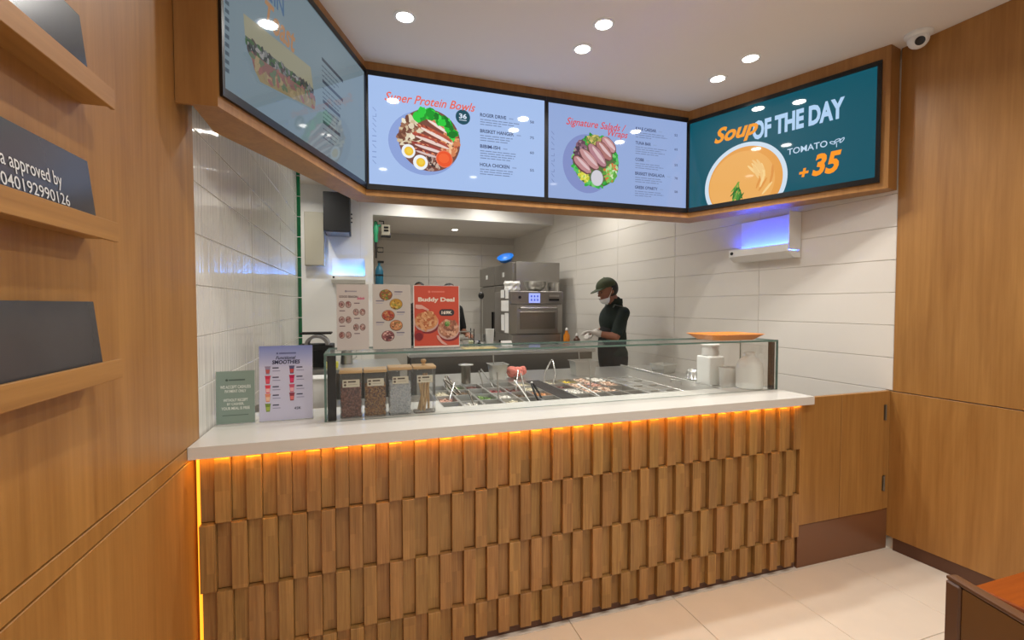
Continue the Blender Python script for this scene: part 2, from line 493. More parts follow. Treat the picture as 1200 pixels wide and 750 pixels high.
# ------------------------------------------------------------------ ceiling downlights
def downlight(x, y, label, z=H, watts=LAMP_W, group='recessed ceiling downlights'):
    t = thing('ceiling_downlight', label, 'downlight', (x, y, z), 0, group)
    MB().lathe([(0.043, -0.001), (0.043, -0.006), (0.056, -0.004), (0.058, -0.0005)], 28, cap=False).build('trim_ring', WHITE, t, smooth=40)
    MB().lathe([(0.0425, -0.0025), (0.0425, -0.0045)], 28).build('lens', LAMP_ON, t)
    ld = bpy.data.lights.new('downlight_beam', 'AREA'); ld.shape = 'DISK'; ld.size = 0.08
    ld.energy = watts; ld.color = LAMP_COL; ld.spread = math.radians(150)
    lo = bpy.data.objects.new('downlight_beam', ld); col.objects.link(lo); lo.parent = t; lo.location = (0, 0, -0.008)
    return t
for (x, y, lab) in ((0.217, 2.445, 'round downlight nearest the left edge, above the protein bowls screen'),
                    (1.215, 2.431, 'lower of the two middle round downlights in the ceiling'),
                    (1.215, 2.187, 'upper of the two middle round downlights in the ceiling'),
                    (2.214, 2.211, 'upper of the two round downlights above the soup screen'),
                    (2.210, 2.473, 'lower of the two round downlights above the soup screen')):
    downlight(x, y, lab)
for i, (x, y) in enumerate(((0.217, 0.7), (1.215, 0.7), (2.214, 0.7), (0.217, -0.7), (1.215, -0.7), (2.214, -0.7), (1.215, -1.9))):
    downlight(x, y, ('round ceiling downlight over the customers, %s of the %s' % (('left', 'middle', 'right')[i % 3], 'row nearest the counter' if i < 3 else 'second row')) if i < 6 else 'round ceiling downlight by the shop entrance', group='downlights over the customers')
for (x, y, w_) in ((0.217, 4.5, 'left over the staff aisle'), (1.215, 4.5, 'middle over the staff aisle'), (2.214, 4.5, 'right over the staff aisle'), (0.6, 5.7, 'left before the kitchen header'), (1.6, 5.7, 'right before the kitchen header'), (-0.7, 5.4, 'added to brighten the scullery corner')):  # last entry is an added lamp that brightens the rear-left white wall
    downlight(x, y, 'round downlight hidden behind the soffit, ' + w_, watts=LAMP_W * 1.15, group='downlights over the staff aisle')
downlight(1.339, 6.965, 'round downlight in the lower ceiling of the rear kitchen', z=2.6, watts=LAMP_W * 0.5)

# ------------------------------------------------------------------ dome camera
t = thing('security_camera', 'white dome security camera on the ceiling by the right wall', 'camera', (2.885, 1.735, H))
MB().lathe([(0.062, -0.001), (0.062, -0.014), (0.052, -0.022)], 28).build('base', WHITE, t, smooth=40)
d = MB().ell((0, 0, -0.034), (0.048, 0.048, 0.046), 24, 14).build('dome', WHITE, t, smooth=60)
look = (Vector((0.9, 0, 1.5)) - Vector((2.885, 1.735, H))).normalized()
q = look.to_track_quat('Z', 'Y').to_matrix().to_4x4()
MB().lathe([(0.022, 0.036), (0.022, 0.049), (0.017, 0.050)], 20).xform(Matrix.Translation((0, 0, -0.036)) @ q).build('lens', BLACK, t, smooth=40)

# ================================================================== MENU SCREENS
def screen_frame(i):
    a, b_ = FRONTS[i]
    return frame(a, b_ - a, (0, 0, 1))
def uv_on(M):
    inv = M.inverted()
    o = inv @ CAM
    def f(x, y):
        d_ = inv.to_3x3() @ ray(x, y)
        k = (0.012 - o.z) / d_.z
        p = o + d_ * k
        return p.x, p.y
    return f

def uv_on2(M):
    inv = M.inverted(); o = inv @ CAM
    def f(x, y):
        d_ = inv.to_3x3() @ ray(x, y); p = o + d_ * (-o.z / d_.z)
        return p.x, p.y
    return f

def make_screen(i, u0, u1, v0, v1, label, bg, bez):
    M = screen_frame(i)
    t = thing('menu_screen', label, 'screen', mat=M, group='menu screens on the soffit')
    l, r, b_, tp = bez
    bz = MB()
    bz.box(u0 - l, u1 + r, v0 - b_, v1 + tp, 0.0006, 0.008)
    bz.box(u0 - l, u0, v0 - b_, v1 + tp, 0.008, 0.013); bz.box(u1, u1 + r, v0 - b_, v1 + tp, 0.008, 0.013)
    bz.box(u0, u1, v0 - b_, v0, 0.008, 0.013); bz.box(u0, u1, v1, v1 + tp, 0.008, 0.013)
    bz.build('bezel', BLACK, t)
    Art(0.0090).rect(u0, v0, u1, v1, bg).build('display', SCREEN, t)
    return t, uv_on(M)

VB, VT = 0.070, 0.722         # lit area above the soffit's lower edge
INK = (52, 62, 96)
GREYTX = (112, 128, 164)

# --- protein bowls
t, P = make_screen(1, 0.019, 1.165, VB, VT, 'menu screen titled Super Protein Bowls, left of the two middle screens', (164, 190, 234), (0.016, 0.014, 0.034, 0.030))
def zz(ox, oy, s, P):
    return lambda x, y: P(ox + x / s, oy + y / s)
Z = zz(420, 80, 4.414, P)
a = Art(0.0095)
u, v = Z(135, 168); u2, v2 = Z(605, 162)
a.text('Super Protein Bowls', u, v - 0.012, u2 - u, 0.072, (232, 100, 78), shear=0.38, bold=0.012)
a.build('title_lettering', SCREEN, t)
a = Art(0.0095)
r5 = random.Random(3)
cu, cv = Z(345, 388); ru = (Z(530, 388)[0] - Z(165, 388)[0]) / 2; rv = (Z(345, 222)[1] - Z(345, 552)[1]) / 2
a.ell(cu - 0.004, cv, ru, rv, (138, 160, 214), n=48)
bu, bv = Z(370, 372); rb = (Z(528, 372)[0] - Z(208, 372)[0]) / 2
a.ell(bu, bv, rb, rb, (120, 74, 62), n=48)
def scatter(a, cu, cv, R, cols, n, size, rnd, asp=(0.4, 0.9), clip=None):
    for _ in range(n):
        ang, rr = rnd.uniform(0, 6.283), R * math.sqrt(rnd.random())
        x, y = cu + rr * math.cos(ang), cv + rr * math.sin(ang)
        if clip and (x - clip[0]) ** 2 + (y - clip[1]) ** 2 > clip[2] ** 2: continue
        s_ = size * rnd.uniform(0.6, 1.3)
        a.ell(x, y, s_, s_ * rnd.uniform(*asp), rnd.choice(cols), rnd.uniform(0, 3.14), n=9, wob=0.25, rnd=rnd)
clip = (bu, bv, rb * 0.97)
x, y = Z(262, 325); scatter(a, x, y, 0.085, [(222, 208, 180), (236, 226, 200), (150, 104, 80), (206, 184, 150), (110, 66, 50)], 90, 0.02, r5, clip=clip)
x, y = Z(488, 390); scatter(a, x, y, 0.075, [(226, 160, 110), (236, 190, 146), (208, 128, 84), (190, 90, 60)], 80, 0.018, r5, clip=clip)
x, y = Z(380, 495); scatter(a, x, y, 0.055, [(120, 80, 70), (90, 60, 58), (170, 140, 130), (200, 176, 160), (60, 44, 44)], 70, 0.011, r5, clip=clip)
for (zx, zy, ln, w_, ang, c1, c2) in ((415, 300, 150, 30, -28, (206, 120, 92), (238, 222, 214)), (395, 340, 190, 34, -22, (178, 84, 62), (236, 216, 206)),
                                       (375, 375, 190, 34, -16, (170, 74, 58), (232, 206, 196)), (365, 412, 170, 30, -12, (156, 66, 58), (230, 208, 204)), (350, 440, 130, 24, -12, (130, 56, 54), (214, 190, 186))):
    x, y = Z(zx, zy); L_ = ln / 4.414 * 0.0056; W_ = w_ / 4.414 * 0.0056; an = math.radians(ang)
    a.ell(x, y, L_ / 2, W_ / 2, c1, an, n=18, wob=0.06, rnd=r5)
    a.ell(x + 0.006, y - W_ * 0.28, L_ * 0.46, W_ * 0.24, c2, an, n=16, wob=0.08, rnd=r5)
    for k in range(9):
        f_ = r5.uniform(-0.42, 0.42) * L_
        a.ell(x + f_ * math.cos(an), y + f_ * math.sin(an) + W_ * r5.uniform(0, 0.35), 0.010, 0.004, r5.choice([(120, 46, 36), (206, 110, 70), (226, 150, 110)]), an + r5.uniform(-0.4, 0.4), n=8)
for k in range(60):
    f_ = r5.random(); ang = math.radians(128 - 118 * f_); rr = rb * r5.uniform(0.70, 0.90) * (0.97 if f_ > 0.5 else 1.0)
    s_ = r5.uniform(0.018, 0.036)
    a.ell(bu + rr * math.cos(ang), bv + rr * math.sin(ang), s_, s_ * 0.7, r5.choice([(34, 190, 52), (20, 150, 40), (60, 216, 76), (14, 118, 34), (40, 200, 60)]), r5.uniform(0, 3), n=12, wob=0.2, rnd=r5)
for (zx, zy, r1, r2) in ((258, 432, 33, 22), (320, 490, 36, 22)):
    x, y = Z(zx, zy); k = 0.0056 / 4.414
    a.ell(x, y, r1 * k, r1 * k * 1.02, (236, 240, 244)); a.ell(x + 0.002, y, r2 * k, r2 * k, (236, 190, 50)); a.ell(x + 0.004, y + 0.003, r2 * k * 0.6, r2 * k * 0.6, (240, 204, 70))
x, y = Z(443, 473); a.ell(x, y, 0.054, 0.054, (226, 120, 90)); a.ell(x, y, 0.049, 0.049, (232, 84, 40)); a.ell(x - 0.004, y + 0.004, 0.034, 0.030, (240, 100, 52))
a.build('bowl_picture', SCREEN, t)
a = Art(0.0095)
x, y = Z(541, 252); a.ell(x, y, 0.0475, 0.0475, (30, 76, 92), n=32)
a.text('36', x - 0.025, y - 0.010, 0.050, 0.032, (214, 226, 240), bold=0.03); a.rect(x - 0.024, y - 0.022, x + 0.024, y - 0.017, (190, 206, 224))
a.build('badge', SCREEN, t)
def menu_block(t, pts, P, lnw, rnd, price_px):
    for (hx, hy, hw, text, nl, py, price) in pts:
        a = Art(0.0095)
        u_, v_ = P(hx, hy); ue, _ = P(hx + hw, hy)
        a.text(text, u_, v_, ue - u_, 0.023, INK, bold=0.02)
        a.rect(ue + 0.02, v_ + 0.005, ue + 0.05, v_ + 0.013, (140, 160, 200))
        a.lines(u_, v_ - 0.021, lnw, nl, 0.0155, 0.0052, GREYTX, rnd)
        a.build('menu_entry', SCREEN, t); a = Art(0.0095)
        pu, pv = P(price_px, py); a.text(price, pu - 0.014, pv - 0.008, 0.028, 0.017, INK, bold=0.01)
        a.build('price', SCREEN, t)
menu_block(t, ((562.8, 136.2, 30.5, 'ROGER DRIVE', 3, 143, '58'), (562.8, 155, 39.5, 'BRISKET HANGER', 3, 161.5, '75'), (562.8, 173, 23.5, 'BIBIM-ISH', 4, 179, '60'), (562.6, 194.5, 34.5, 'HOLA CHICKEN', 3, 199.5, '55')), P, 0.27, r5, 623.5)
def side_marks(a, P, x, y0, y1, c):
    """small upright slogan running along the screen's edge"""
    y = y0
    while y < y1:
        u_, v_ = P(x, y)
        k = r5.randrange(3)
        if k == 0: a.rect(u_ - 0.012, v_ - 0.003, u_ + 0.012, v_ + 0.003, c)
        elif k == 1: a.poly([(u_ - 0.012, v_ + 0.012), (u_ - 0.008, v_ + 0.014), (u_ + 0.012, v_ - 0.008), (u_ + 0.008, v_ - 0.010)], c)
        else: a.rect(u_ - 0.012, v_ - 0.012, u_ + 0.012, v_ - 0.008, c); a.rect(u_ + 0.008, v_ - 0.008, u_ + 0.012, v_ + 0.008, c)
        y += 6.2
a = Art(0.0095); side_marks(a, P, 438.7, 128, 192, (132, 154, 204)); a.build('side_lettering', SCREEN, t)['kind'] = 'stuff'

# --- signature salads
t, P = make_screen(1, 1.194, 2.328, VB, VT - 0.006, 'menu screen titled Signature Salads / Wraps, right of the two middle screens', (146, 168, 214), (0.014, 0.014, 0.034, 0.036))
Z = zz(630, 100, 4.69, P)
a = Art(0.0095)
u, v = Z(158, 205); u2, _ = Z(488, 205); a.text('Signature Salads /', u, v - 0.026, u2 - u, 0.066, (214, 78, 82), shear=0.36, bold=0.012)
u, v = Z(388, 272); u2, _ = Z(497, 272); a.text('Wraps', u, v - 0.022, u2 - u, 0.062, (214, 78, 82), shear=0.36, bold=0.012)
a.build('title_lettering', SCREEN, t)
a = Art(0.0095)
x0, y0 = Z(292, 425); x1, _ = Z(450, 425); xl, _ = Z(150, 425)
a.ell((x0 + xl) / 2 + 0.075, y0 - 0.01, 0.190, 0.205, (126, 140, 194), n=48)
bu, bv = Z(322, 418); rb = 0.182
a.ell(bu, bv, rb, rb, (86, 110, 64), n=48); clip = (bu, bv, rb * 0.98)
for k in range(80):
    ang = r5.uniform(0, 6.283); rr = rb * r5.uniform(0.82, 1.0); s_ = r5.uniform(0.012, 0.026)
    a.ell(bu + rr * math.cos(ang), bv + rr * math.sin(ang), s_, s_ * 0.6, r5.choice([(50, 170, 66), (30, 132, 48), (90, 190, 96), (120, 196, 110)]), r5.uniform(0, 3), n=10, wob=0.2, rnd=r5)
x, y = Z(308, 295); scatter(a, x, y, 0.055, [(150, 150, 70), (178, 164, 92), (110, 130, 60), (206, 190, 110)], 70, 0.012, r5, clip=clip)
x, y = Z(225, 345); scatter(a, x, y, 0.055, [(96, 66, 84), (130, 92, 110), (70, 50, 66), (160, 126, 140)], 70, 0.016, r5, clip=clip)
x, y = Z(245, 500); scatter(a, x, y, 0.045, [(214, 210, 70), (190, 196, 50), (226, 222, 110)], 50, 0.014, r5, clip=clip)
x, y = Z(405, 490); scatter(a, x, y, 0.065, [(120, 190, 80), (170, 214, 140), (90, 160, 60), (206, 224, 180), (210, 110, 60)], 80, 0.015, r5, clip=clip)
for (zx, zy, ln, w_, ang, c1) in ((385, 330, 110, 44, -42, (190, 138, 140)), (360, 365, 130, 46, -44, (168, 112, 108)), (322, 390, 150, 46, -48, (176, 126, 136)), (278, 410, 150, 42, -42, (190, 140, 140)), (240, 440, 130, 40, -38, (184, 132, 134))):
    x, y = Z(zx, zy); k = 0.0062 / 4.69; an = math.radians(ang)
    w_ *= 1.55
    a.ell(x, y, ln * k / 2, w_ * k / 2, (104, 62, 66), an, n=18, wob=0.05, rnd=r5)
    a.ell(x + 0.003, y + 0.003, ln * k * 0.47, w_ * k * 0.40, c1, an, n=18, wob=0.06, rnd=r5)
    a.ell(x + 0.010, y + 0.008, ln * k * 0.38, w_ * k * 0.14, (216, 186, 188), an, n=14, wob=0.1, rnd=r5)
x, y = Z(322, 512); a.ell(x, y, 0.048, 0.056, (196, 196, 206), n=30); a.ell(x, y, 0.043, 0.051, (206, 204, 212), n=30)
a.build('bowl_picture', SCREEN, t)
menu_block(t, ((745.3, 152, 24, 'KALE CAESAR', 3, 158.5, '52'), (745, 168.8, 18, 'TUNA BAR', 4, 175, '65'), (744.8, 188.2, 10, 'COBB', 3, 193.5, '55'), (744.6, 204.6, 34.5, 'BRISKET ENSALADA', 3, 209, '78'), (744.3, 220.8, 26.5, "GREEK O'PARTY", 3, 224.8, '58')), P, 0.27, r5, 792.5)
a = Art(0.0095); side_marks(a, P, 648, 156, 214, (116, 134, 184)); a.build('side_lettering', SCREEN, t)['kind'] = 'stuff'

# --- soup of the day
t, P = make_screen(2, 0.016, 1.146, VB, VT - 0.018, 'teal menu screen reading Soup of the Day, Tomato +35', (0, 82, 99), (0.006, 0.022, 0.032, 0.028))
Z = zz(790, 50, 3.411, P)
a = Art(0.0096)
u, v = Z(312, 392); u2, v2 = Z(680, 305)
a.text('OF THE DAY', u, v, u2 - u, 0.128, (176, 208, 240), bold=0.045)
a.build('title_lettering', SCREEN, t)
a = Art(0.0096)
u, v = Z(452, 450); u2, v2 = Z(612, 420); a.text('TOMATO', u, v, u2 - u, 0.040, (190, 214, 236), bold=0.012)
u, v = Z(650, 400)
for (du, dv, rot) in ((-0.022, 0.006, -0.5), (0.002, 0.014, 0.3), (0.026, 0.010, 0.9)):
    a.ell(u + du, v + dv, 0.018, 0.009, (190, 214, 236), rot, n=12)
    a.ell(u + du, v + dv, 0.012, 0.0045, (0, 82, 99), rot, n=12)
a.rect(u - 0.003, v - 0.026, u + 0.001, v, (190, 214, 236))
a.build('soup_name_lettering', SCREEN, t)
a = Art(0.0104)
u, v = Z(160, 402); u2, _ = Z(335, 350)
a.text('Soup', u, v - 0.040, u2 - u, 0.140, (244, 154, 34), shear=0.34, bold=0.035)
a.build('title_lettering', SCREEN, t)
a = Art(0.0104)
u, v = Z(498, 545); u2, _ = Z(668, 500)
a.text('+', u, v + 0.008, 0.055, 0.055, (250, 150, 26), shear=0.2, bold=0.04)
u3, v3 = Z(550, 535); a.text('35', u3, v3 - 0.002, u2 - u3, 0.135, (250, 150, 26), shear=0.25, bold=0.04)
a.build('price_lettering', SCREEN, t)
a = Art(0.0095)
cu, cv = Z(277, 560); ra = (Z(438, 560)[0] - Z(112, 560)[0]) / 2
def clipped(a, cu, cv, r, vmin, c, sq=1.0):
    pts = []
    for k in range(97):
        an = 2 * math.pi * k / 96
        pts.append((cu + r * math.cos(an), max(vmin, cv + r * sq * math.sin(an))))
    a.poly(pts, c)
clipped(a, cu, cv, ra, VB, (206, 222, 236)); clipped(a, cu, cv, ra * 0.90, VB, (228, 158, 74)); clipped(a, cu - 0.02, cv, ra * 0.80, VB, (234, 172, 92))
for k in range(16):
    an = r5.uniform(-0.5, 1.1); rr = ra * r5.uniform(0.3, 0.72)
    a.ell(cu + rr * math.cos(an), cv + rr * math.sin(an) * 0.9, 0.05, 0.008, r5.choice([(240, 196, 128), (222, 148, 70), (246, 208, 140)]), an + 1.3, n=12)
gu, gv = Z(255, 600)
for k in range(16):
    an = r5.uniform(0.7, 1.9); a.ell(gu + r5.uniform(-0.025, 0.025), gv + r5.uniform(-0.05, 0.05), 0.045, 0.006, r5.choice([(70, 140, 50), (40, 104, 34), (110, 160, 60)]), an, n=10)
a.build('soup_picture', SCREEN, t)

# --- toast (seen edge-on, so its picture is dim)
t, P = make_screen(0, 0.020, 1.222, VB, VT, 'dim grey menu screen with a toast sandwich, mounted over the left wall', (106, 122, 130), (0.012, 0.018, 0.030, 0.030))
Z = zz(220, 0, 3.125, P)
a = Art(0.0096)
u, v = Z(285, 40); u2, v2 = Z(395, 105)
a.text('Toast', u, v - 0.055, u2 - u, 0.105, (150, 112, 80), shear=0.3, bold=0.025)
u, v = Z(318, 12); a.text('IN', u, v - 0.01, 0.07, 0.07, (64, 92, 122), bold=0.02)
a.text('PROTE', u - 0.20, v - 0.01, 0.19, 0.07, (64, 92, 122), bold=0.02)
a.build('title_lettering', SCREEN, t)
a = Art(0.0095)
A_, B_, C_, D_ = Z(206, 48), Z(452, 246), Z(462, 326), Z(212, 128)
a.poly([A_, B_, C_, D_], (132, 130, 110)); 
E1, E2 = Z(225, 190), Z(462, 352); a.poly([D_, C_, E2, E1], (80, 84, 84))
def mixp(p, q, f): return (p[0] + (q[0] - p[0]) * f, p[1] + (q[1] - p[1]) * f)
for k in range(130):
    f_ = r5.random(); p = mixp(mixp(D_, C_, f_), mixp(E1, E2, f_), r5.uniform(0.1, 0.95))
    a.ell(p[0], p[1], 0.016, 0.008, r5.choice([(52, 58, 58), (104, 106, 106), (130, 128, 126), (70, 62, 62), (60, 84, 58)]), r5.uniform(0, 3), n=8)
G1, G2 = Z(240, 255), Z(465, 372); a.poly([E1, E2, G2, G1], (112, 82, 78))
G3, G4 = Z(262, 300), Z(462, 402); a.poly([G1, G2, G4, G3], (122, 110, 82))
for k in range(60):
    f_ = r5.random(); p = mixp(mixp(E1, E2, f_), mixp(G3, G4, f_), r5.uniform(0.1, 0.9))
    a.ell(p[0], p[1], 0.02, 0.010, r5.choice([(122, 84, 80), (120, 108, 84), (134, 120, 92), (84, 98, 78)]), r5.uniform(0, 3), n=9)
a.build('sandwich_picture', SCREEN, t)
for (zx, zy, zx2) in ((493, 205, 570), (495, 285, 570), (497, 360, 560), (497, 435, 560)):
    a = Art(0.0095); u, v = Z(zx, zy); u2, _ = Z(zx2, zy + 70)
    a.rect(u, v - 0.02, u2, v - 0.004, (52, 62, 74)); a.lines(u, v - 0.048, u2 - u, 3, 0.022, 0.006, (72, 84, 96), r5)
    a.build('menu_entry', SCREEN, t)
a = Art(0.0095)
for k in range(9):
    u, v = Z(145, 5 + k * 31); a.rect(u - 0.008, v - 0.01, u + 0.012, v + 0.004, (62, 76, 86))
a.build('side_lettering', SCREEN, t)['kind'] = 'stuff'

# ================================================================== SERVICE COUNTER
YF = 1.861
cx0, cx1 = -0.563, 2.251
ct = thing('service_counter', 'customer counter clad in staggered upright oak boards under a white slab', 'counter', (0, 0, 0))
MB().box(cx0, cx1, 1.9035, 2.15, 0.0305, 0.906).box(cx0, cx1 - 0.004, 1.8865, 2.13, 0.02, 0.0295).build('carcass', DARKBROWN, ct)
MB().box(cx0, cx1 - 0.004, 1.8865, 2.13, 0.0005, 0.0195).build('plinth', DARKBROWN, ct)
NB = 56; bw = (cx1 - cx0) / NB
ROWS = [(0.668, 0.901), (0.420, 0.6645), (0.183, 0.4165), (0.030, 0.1795)]
cache = {}
for ri, (z0, z1) in enumerate(ROWS):
    for i in range(NB):
        proud = (i + ri) % 2 == 1
        th = 0.0415 if proud else 0.0185
        key = (ri, proud)
        if key not in cache:
            cache[key] = MB().box(0.0004, bw - 0.0004, 1.903 - th, 1.903, 0, z1 - z0).mesh('slat_board', SLAT, bevel=0.0012, bseg=1)
        o = link('slat_board', cache[key], ct)
        o.location = (cx0 + i * bw, rng.uniform(-0.0015, 0.0012), z0)

wt = MB()
wt.box(XL + 0.001, 2.316, 1.838, 2.198, 0.912, 0.955)
wt.box(XL + 0.001, 0.362, 2.198, 2.36, 0.912, 0.955)
tag(wt.build('worktop', SLAB), 'long white stone worktop slab lying on the oak board counter', 'worktop')
tag(MB().box(-0.578, 2.245, 1.851, 1.858, 0.9100, 0.9118).build('led_strip', LED), 'amber glowing light strip under the front edge of the worktop', 'light strip')

LED_V = plain('amber_led_soft', (255, 150, 36), 0.5, emit=2.2)
tag(MB().box(-0.578, -0.568, 1.902, 1.906, 0.04, 0.895).build('led_strip', LED_V), 'amber light strip running down the gap between counter and left wall', 'light strip')
# gate between counter and right wall
struct(MB().box(2.2535, 2.956, 1.893, 1.905, 0.242, 0.940).build('trim_1', DARKBROWN))
gt = thing('swing_gate', 'oak panelled swing gate between the counter end and right wall', 'gate', (0, 0, 0))
gx0, gx1 = 2.2535, 2.905
gm = on_y(985, 530, 1.866).x
for (a0, a1) in ((gx0, gm - 0.0022), (gm + 0.0022, gx1)):
    MB().box(a0, a1, 1.866, 1.890, 0.242, 0.944).build('gate_panel', OAK, gt, bevel=0.0015, bseg=1)
MB().box(gx1 + 0.004, 2.956, 1.870, 1.892, 0.242, 0.944).build('hinge_post', OAK, gt, bevel=0.001, bseg=1)
for z in (0.82, 0.40):
    h_ = MB().box(gx1 - 0.008, gx1 + 0.012, 1.8625, 1.8655, z - 0.045, z + 0.045).build('hinge', STEEL_D, gt)
    MB().lathe([(0.005, -0.045), (0.005, 0.045)], 12, c=(gx1 + 0.002, 1.861, z)).build('hinge_pin', STEEL_D, h_, smooth=40)
struct(MB().box(2.256, 2.956, 1.874, 1.892, 0.0005, 0.236).build('baseboard_gate', BROWN))

# ================================================================== LEFT WALL SHELVES
SX = 0.062
for (zt, lab) in ((1.328, 'lowest of three oak picture ledges on the left wall'), (1.634, 'middle of three oak picture ledges on the left wall'), (1.928, 'topmost of three oak picture ledges on the left wall')):
    t = thing('picture_ledge', lab, 'shelf', (XL, 0, zt - 0.043), 0, 'oak picture ledges')
    MB().box(0.0005, SX - 0.009, -0.9, 1.262, 0.006, 0.018).build('ledge_base', OAK_H, t)
    MB().box(SX - 0.009, SX, -0.9, 1.262, 0, 0.043).build('front_lip', OAK_H, t, bevel=0.001, bseg=1)
def ledge_sign(zt, y1, h, lab):
    """sheet standing in the ledge, leaning back on the wall"""
    z0 = zt - 0.0245
    b0 = Vector((XL + 0.040, y1 - 1.1, z0)); lean = Vector((-0.016, 0, h)).normalized()
    M = frame(b0, (0, 1, 0), lean)            # n points into the room (+X)
    t = thing('acrylic_sign', lab, 'sign', mat=M, group='smoked acrylic signs on the ledges')
    MB().box(0, 1.1, 0, h, -0.004, 0.0).build('sheet', SMOKED, t, bevel=0.0008, bseg=1)
    return t, M
s1, _ = ledge_sign(1.328, 1.235, 0.155, 'blank smoked acrylic sign on the lowest ledge')
s2, M2 = ledge_sign(1.634, 1.228, 0.150, 'smoked acrylic sign with white lettering a approved by 0040192990126 on the middle ledge')
s3, _ = ledge_sign(1.928, 1.215, 0.155, 'blank smoked acrylic sign on the topmost ledge')
P2 = uv_on2(M2)
a = Art(0.0012)
u, v = P2(76, 215); ub, vb = P2(20, 190)
u_r = P2(72, 222)[0]
# right end of each line and its baseline in the sheet's own plane
e1, b1 = P2(73, 222); e2, b2 = P2(82, 243)
a.text('a approved by', P2(-2, 180)[0], b1 - 0.004, e1 - P2(-2, 180)[0], 0.034, (226, 226, 224), bold=0.004)
a.text('0040192990126', P2(-9, 205)[0], b2 + 0.001, e2 - P2(-9, 205)[0], 0.022, (226, 226, 224), bold=0.004)
a.build('lettering', PRINT, s2)

# ================================================================== SNEEZE GUARD
GY0, GY1, GX0, GX1, GZ = 2.065, 2.345, -0.160, 2.308, 1.236
sg = thing('sneeze_guard', 'clear glass sneeze guard with green edges standing on the worktop', 'glass guard', (0, 0, 0))
def pane(name, b_, thin, parent):
    """sheet whose two large faces are clear and whose rim is green"""
    mb = MB().box(*b_)
    fa = {2: (0, 1), 1: (2, 3), 0: (4, 5)}[thin]
    mb.m = [0 if i in fa else 1 for i in range(6)]
    return mb.build(name, [GLASS, GLASS_EDGE], parent)
pane('front_pane', (GX0, GX1, GY0, GY0 + 0.008, 0.9555, GZ), 1, sg)
pane('top_pane', (GX0, GX1, GY0, GY1, GZ + 0.0005, GZ + 0.0095), 2, sg)
pane('side_pane', (GX0, GX0 + 0.008, GY0 + 0.0085, GY1, 0.9555, GZ), 0, sg)
pane('side_pane', (GX1 - 0.008, GX1, GY0 + 0.0085, GY1, 0.9555, GZ), 0, sg)
for x0 in (GX0 + 0.012, GX1 - 0.046):
    MB().box(x0, x0 + 0.034, GY0 + 0.011, GY0 + 0.030, 0.956, GZ - 0.001).build('corner_post', DARK_PANEL, sg, bevel=0.002, bseg=1)

# ------------------------------------------------------------------ sheets and flyers
def stand_sheet(name, label, x0, x1, y, z0, h, tilt, foot, group=None):
    """printed card in an L shaped clear holder; returns thing and its printing plane"""
    lean = Vector((0, math.sin(tilt), math.cos(tilt)))
    M = frame((x0, y, z0), (1, 0, 0), lean)
    t = thing(name, label, 'sign', mat=M, group=group)
    w = x1 - x0
    MB().box(0.002, w - 0.002, 0.003, h - 0.002, -0.0006, 0.0).build('card', PAPER, t)
    mb = MB().box(0, w, 0, h, -0.004, -0.0012)
    st = len(mb.v); mb.box(0, w, 0.0, 0.003, -0.004 - foot, -0.004); 
    mb.build('holder', ACRYLIC, t)
    return t, uv_on2(M)

# cashless payment notice
t, P = stand_sheet('counter_notice', 'sage green cashless payment notice on the worktop by the left wall', -0.582, -0.436, 2.15, 0.9555, 0.222, 0.05, 0.05)
a = Art(0.0004); a.rect(0.002, 0.003, 0.144, 0.220, (136, 156, 146))
a.build('print', PRINT, t)
for name, body, v, w, h in (('logo_line', 'o saladbar', 0.178, 0.070, 0.010), ('lettering', 'WE ACCEPT CASHLESS', 0.148, 0.112, 0.013), ('lettering', 'PAYMENT ONLY', 0.131, 0.078, 0.012),
                            ('lettering', 'WITHOUT RECEIPT', 0.094, 0.090, 0.012), ('lettering', 'BY CASHIER,', 0.077, 0.062, 0.012), ('lettering', 'YOUR MEAL IS FREE', 0.060, 0.104, 0.012)):
    a = Art(0.0008)
    if name == 'logo_line':
        a.ell(0.041, v + 0.005, 0.005, 0.005, (70, 90, 84), n=14); a.rect(0.048, v + 0.002, 0.108, v + 0.008, (84, 104, 98))
    else: a.text(body, 0.073 - w / 2, v, w, h, (226, 232, 226), bold=0.02)
    a.build(name, PRINT, t)
Art(0.0008).rect(0.025, 0.036, 0.12, 0.039, (90, 110, 104)).build('rule', PRINT, t)

# smoothies flyer
t, P = stand_sheet('smoothie_flyer', 'lilac flyer headed Functional Smoothies standing on the worktop', -0.424, -0.212, 2.152, 0.9555, 0.318, 0.05, 0.07)
a = Art(0.0003)
W_, H_ = 0.212, 0.318
n = 14
for k in range(n):
    f_ = k / (n - 1); c = tuple(int(p + (q - p) * f_) for p, q in zip((204, 206, 232), (134, 148, 206)))
    a.rect(0.002, 0.003 + (0.70 + 0.298 * k / n) * H_, W_ - 0.002, 0.003 + (0.70 + 0.298 * (k + 1) / n) * H_, c); a.n -= 0.00005
a.rect(0.002, 0.003, W_ - 0.002, 0.003 + 0.70 * H_, (206, 208, 232)); a.build('print', PRINT, t)
a = Art(0.0012); a.ell(0.072, 0.288, 0.004, 0.004, (92, 100, 150), n=12); a.rect(0.079, 0.285, 0.145, 0.291, (104, 112, 160)); a.build('logo_line', PRINT, t)
a = Art(0.0012); a.text('Functional', 0.066, 0.262, 0.078, 0.014, (44, 46, 84), shear=0.3, bold=0.015); a.build('lettering', PRINT, t)
a = Art(0.0012); a.text('SMOOTHIES', 0.052, 0.242, 0.108, 0.017, (40, 42, 78), shear=0.1, bold=0.03); a.build('lettering', PRINT, t)
a = Art(0.0012); a.text('45K', 0.136, 0.045, 0.028, 0.011, (60, 62, 90), bold=0.02); a.build('lettering', PRINT, t)
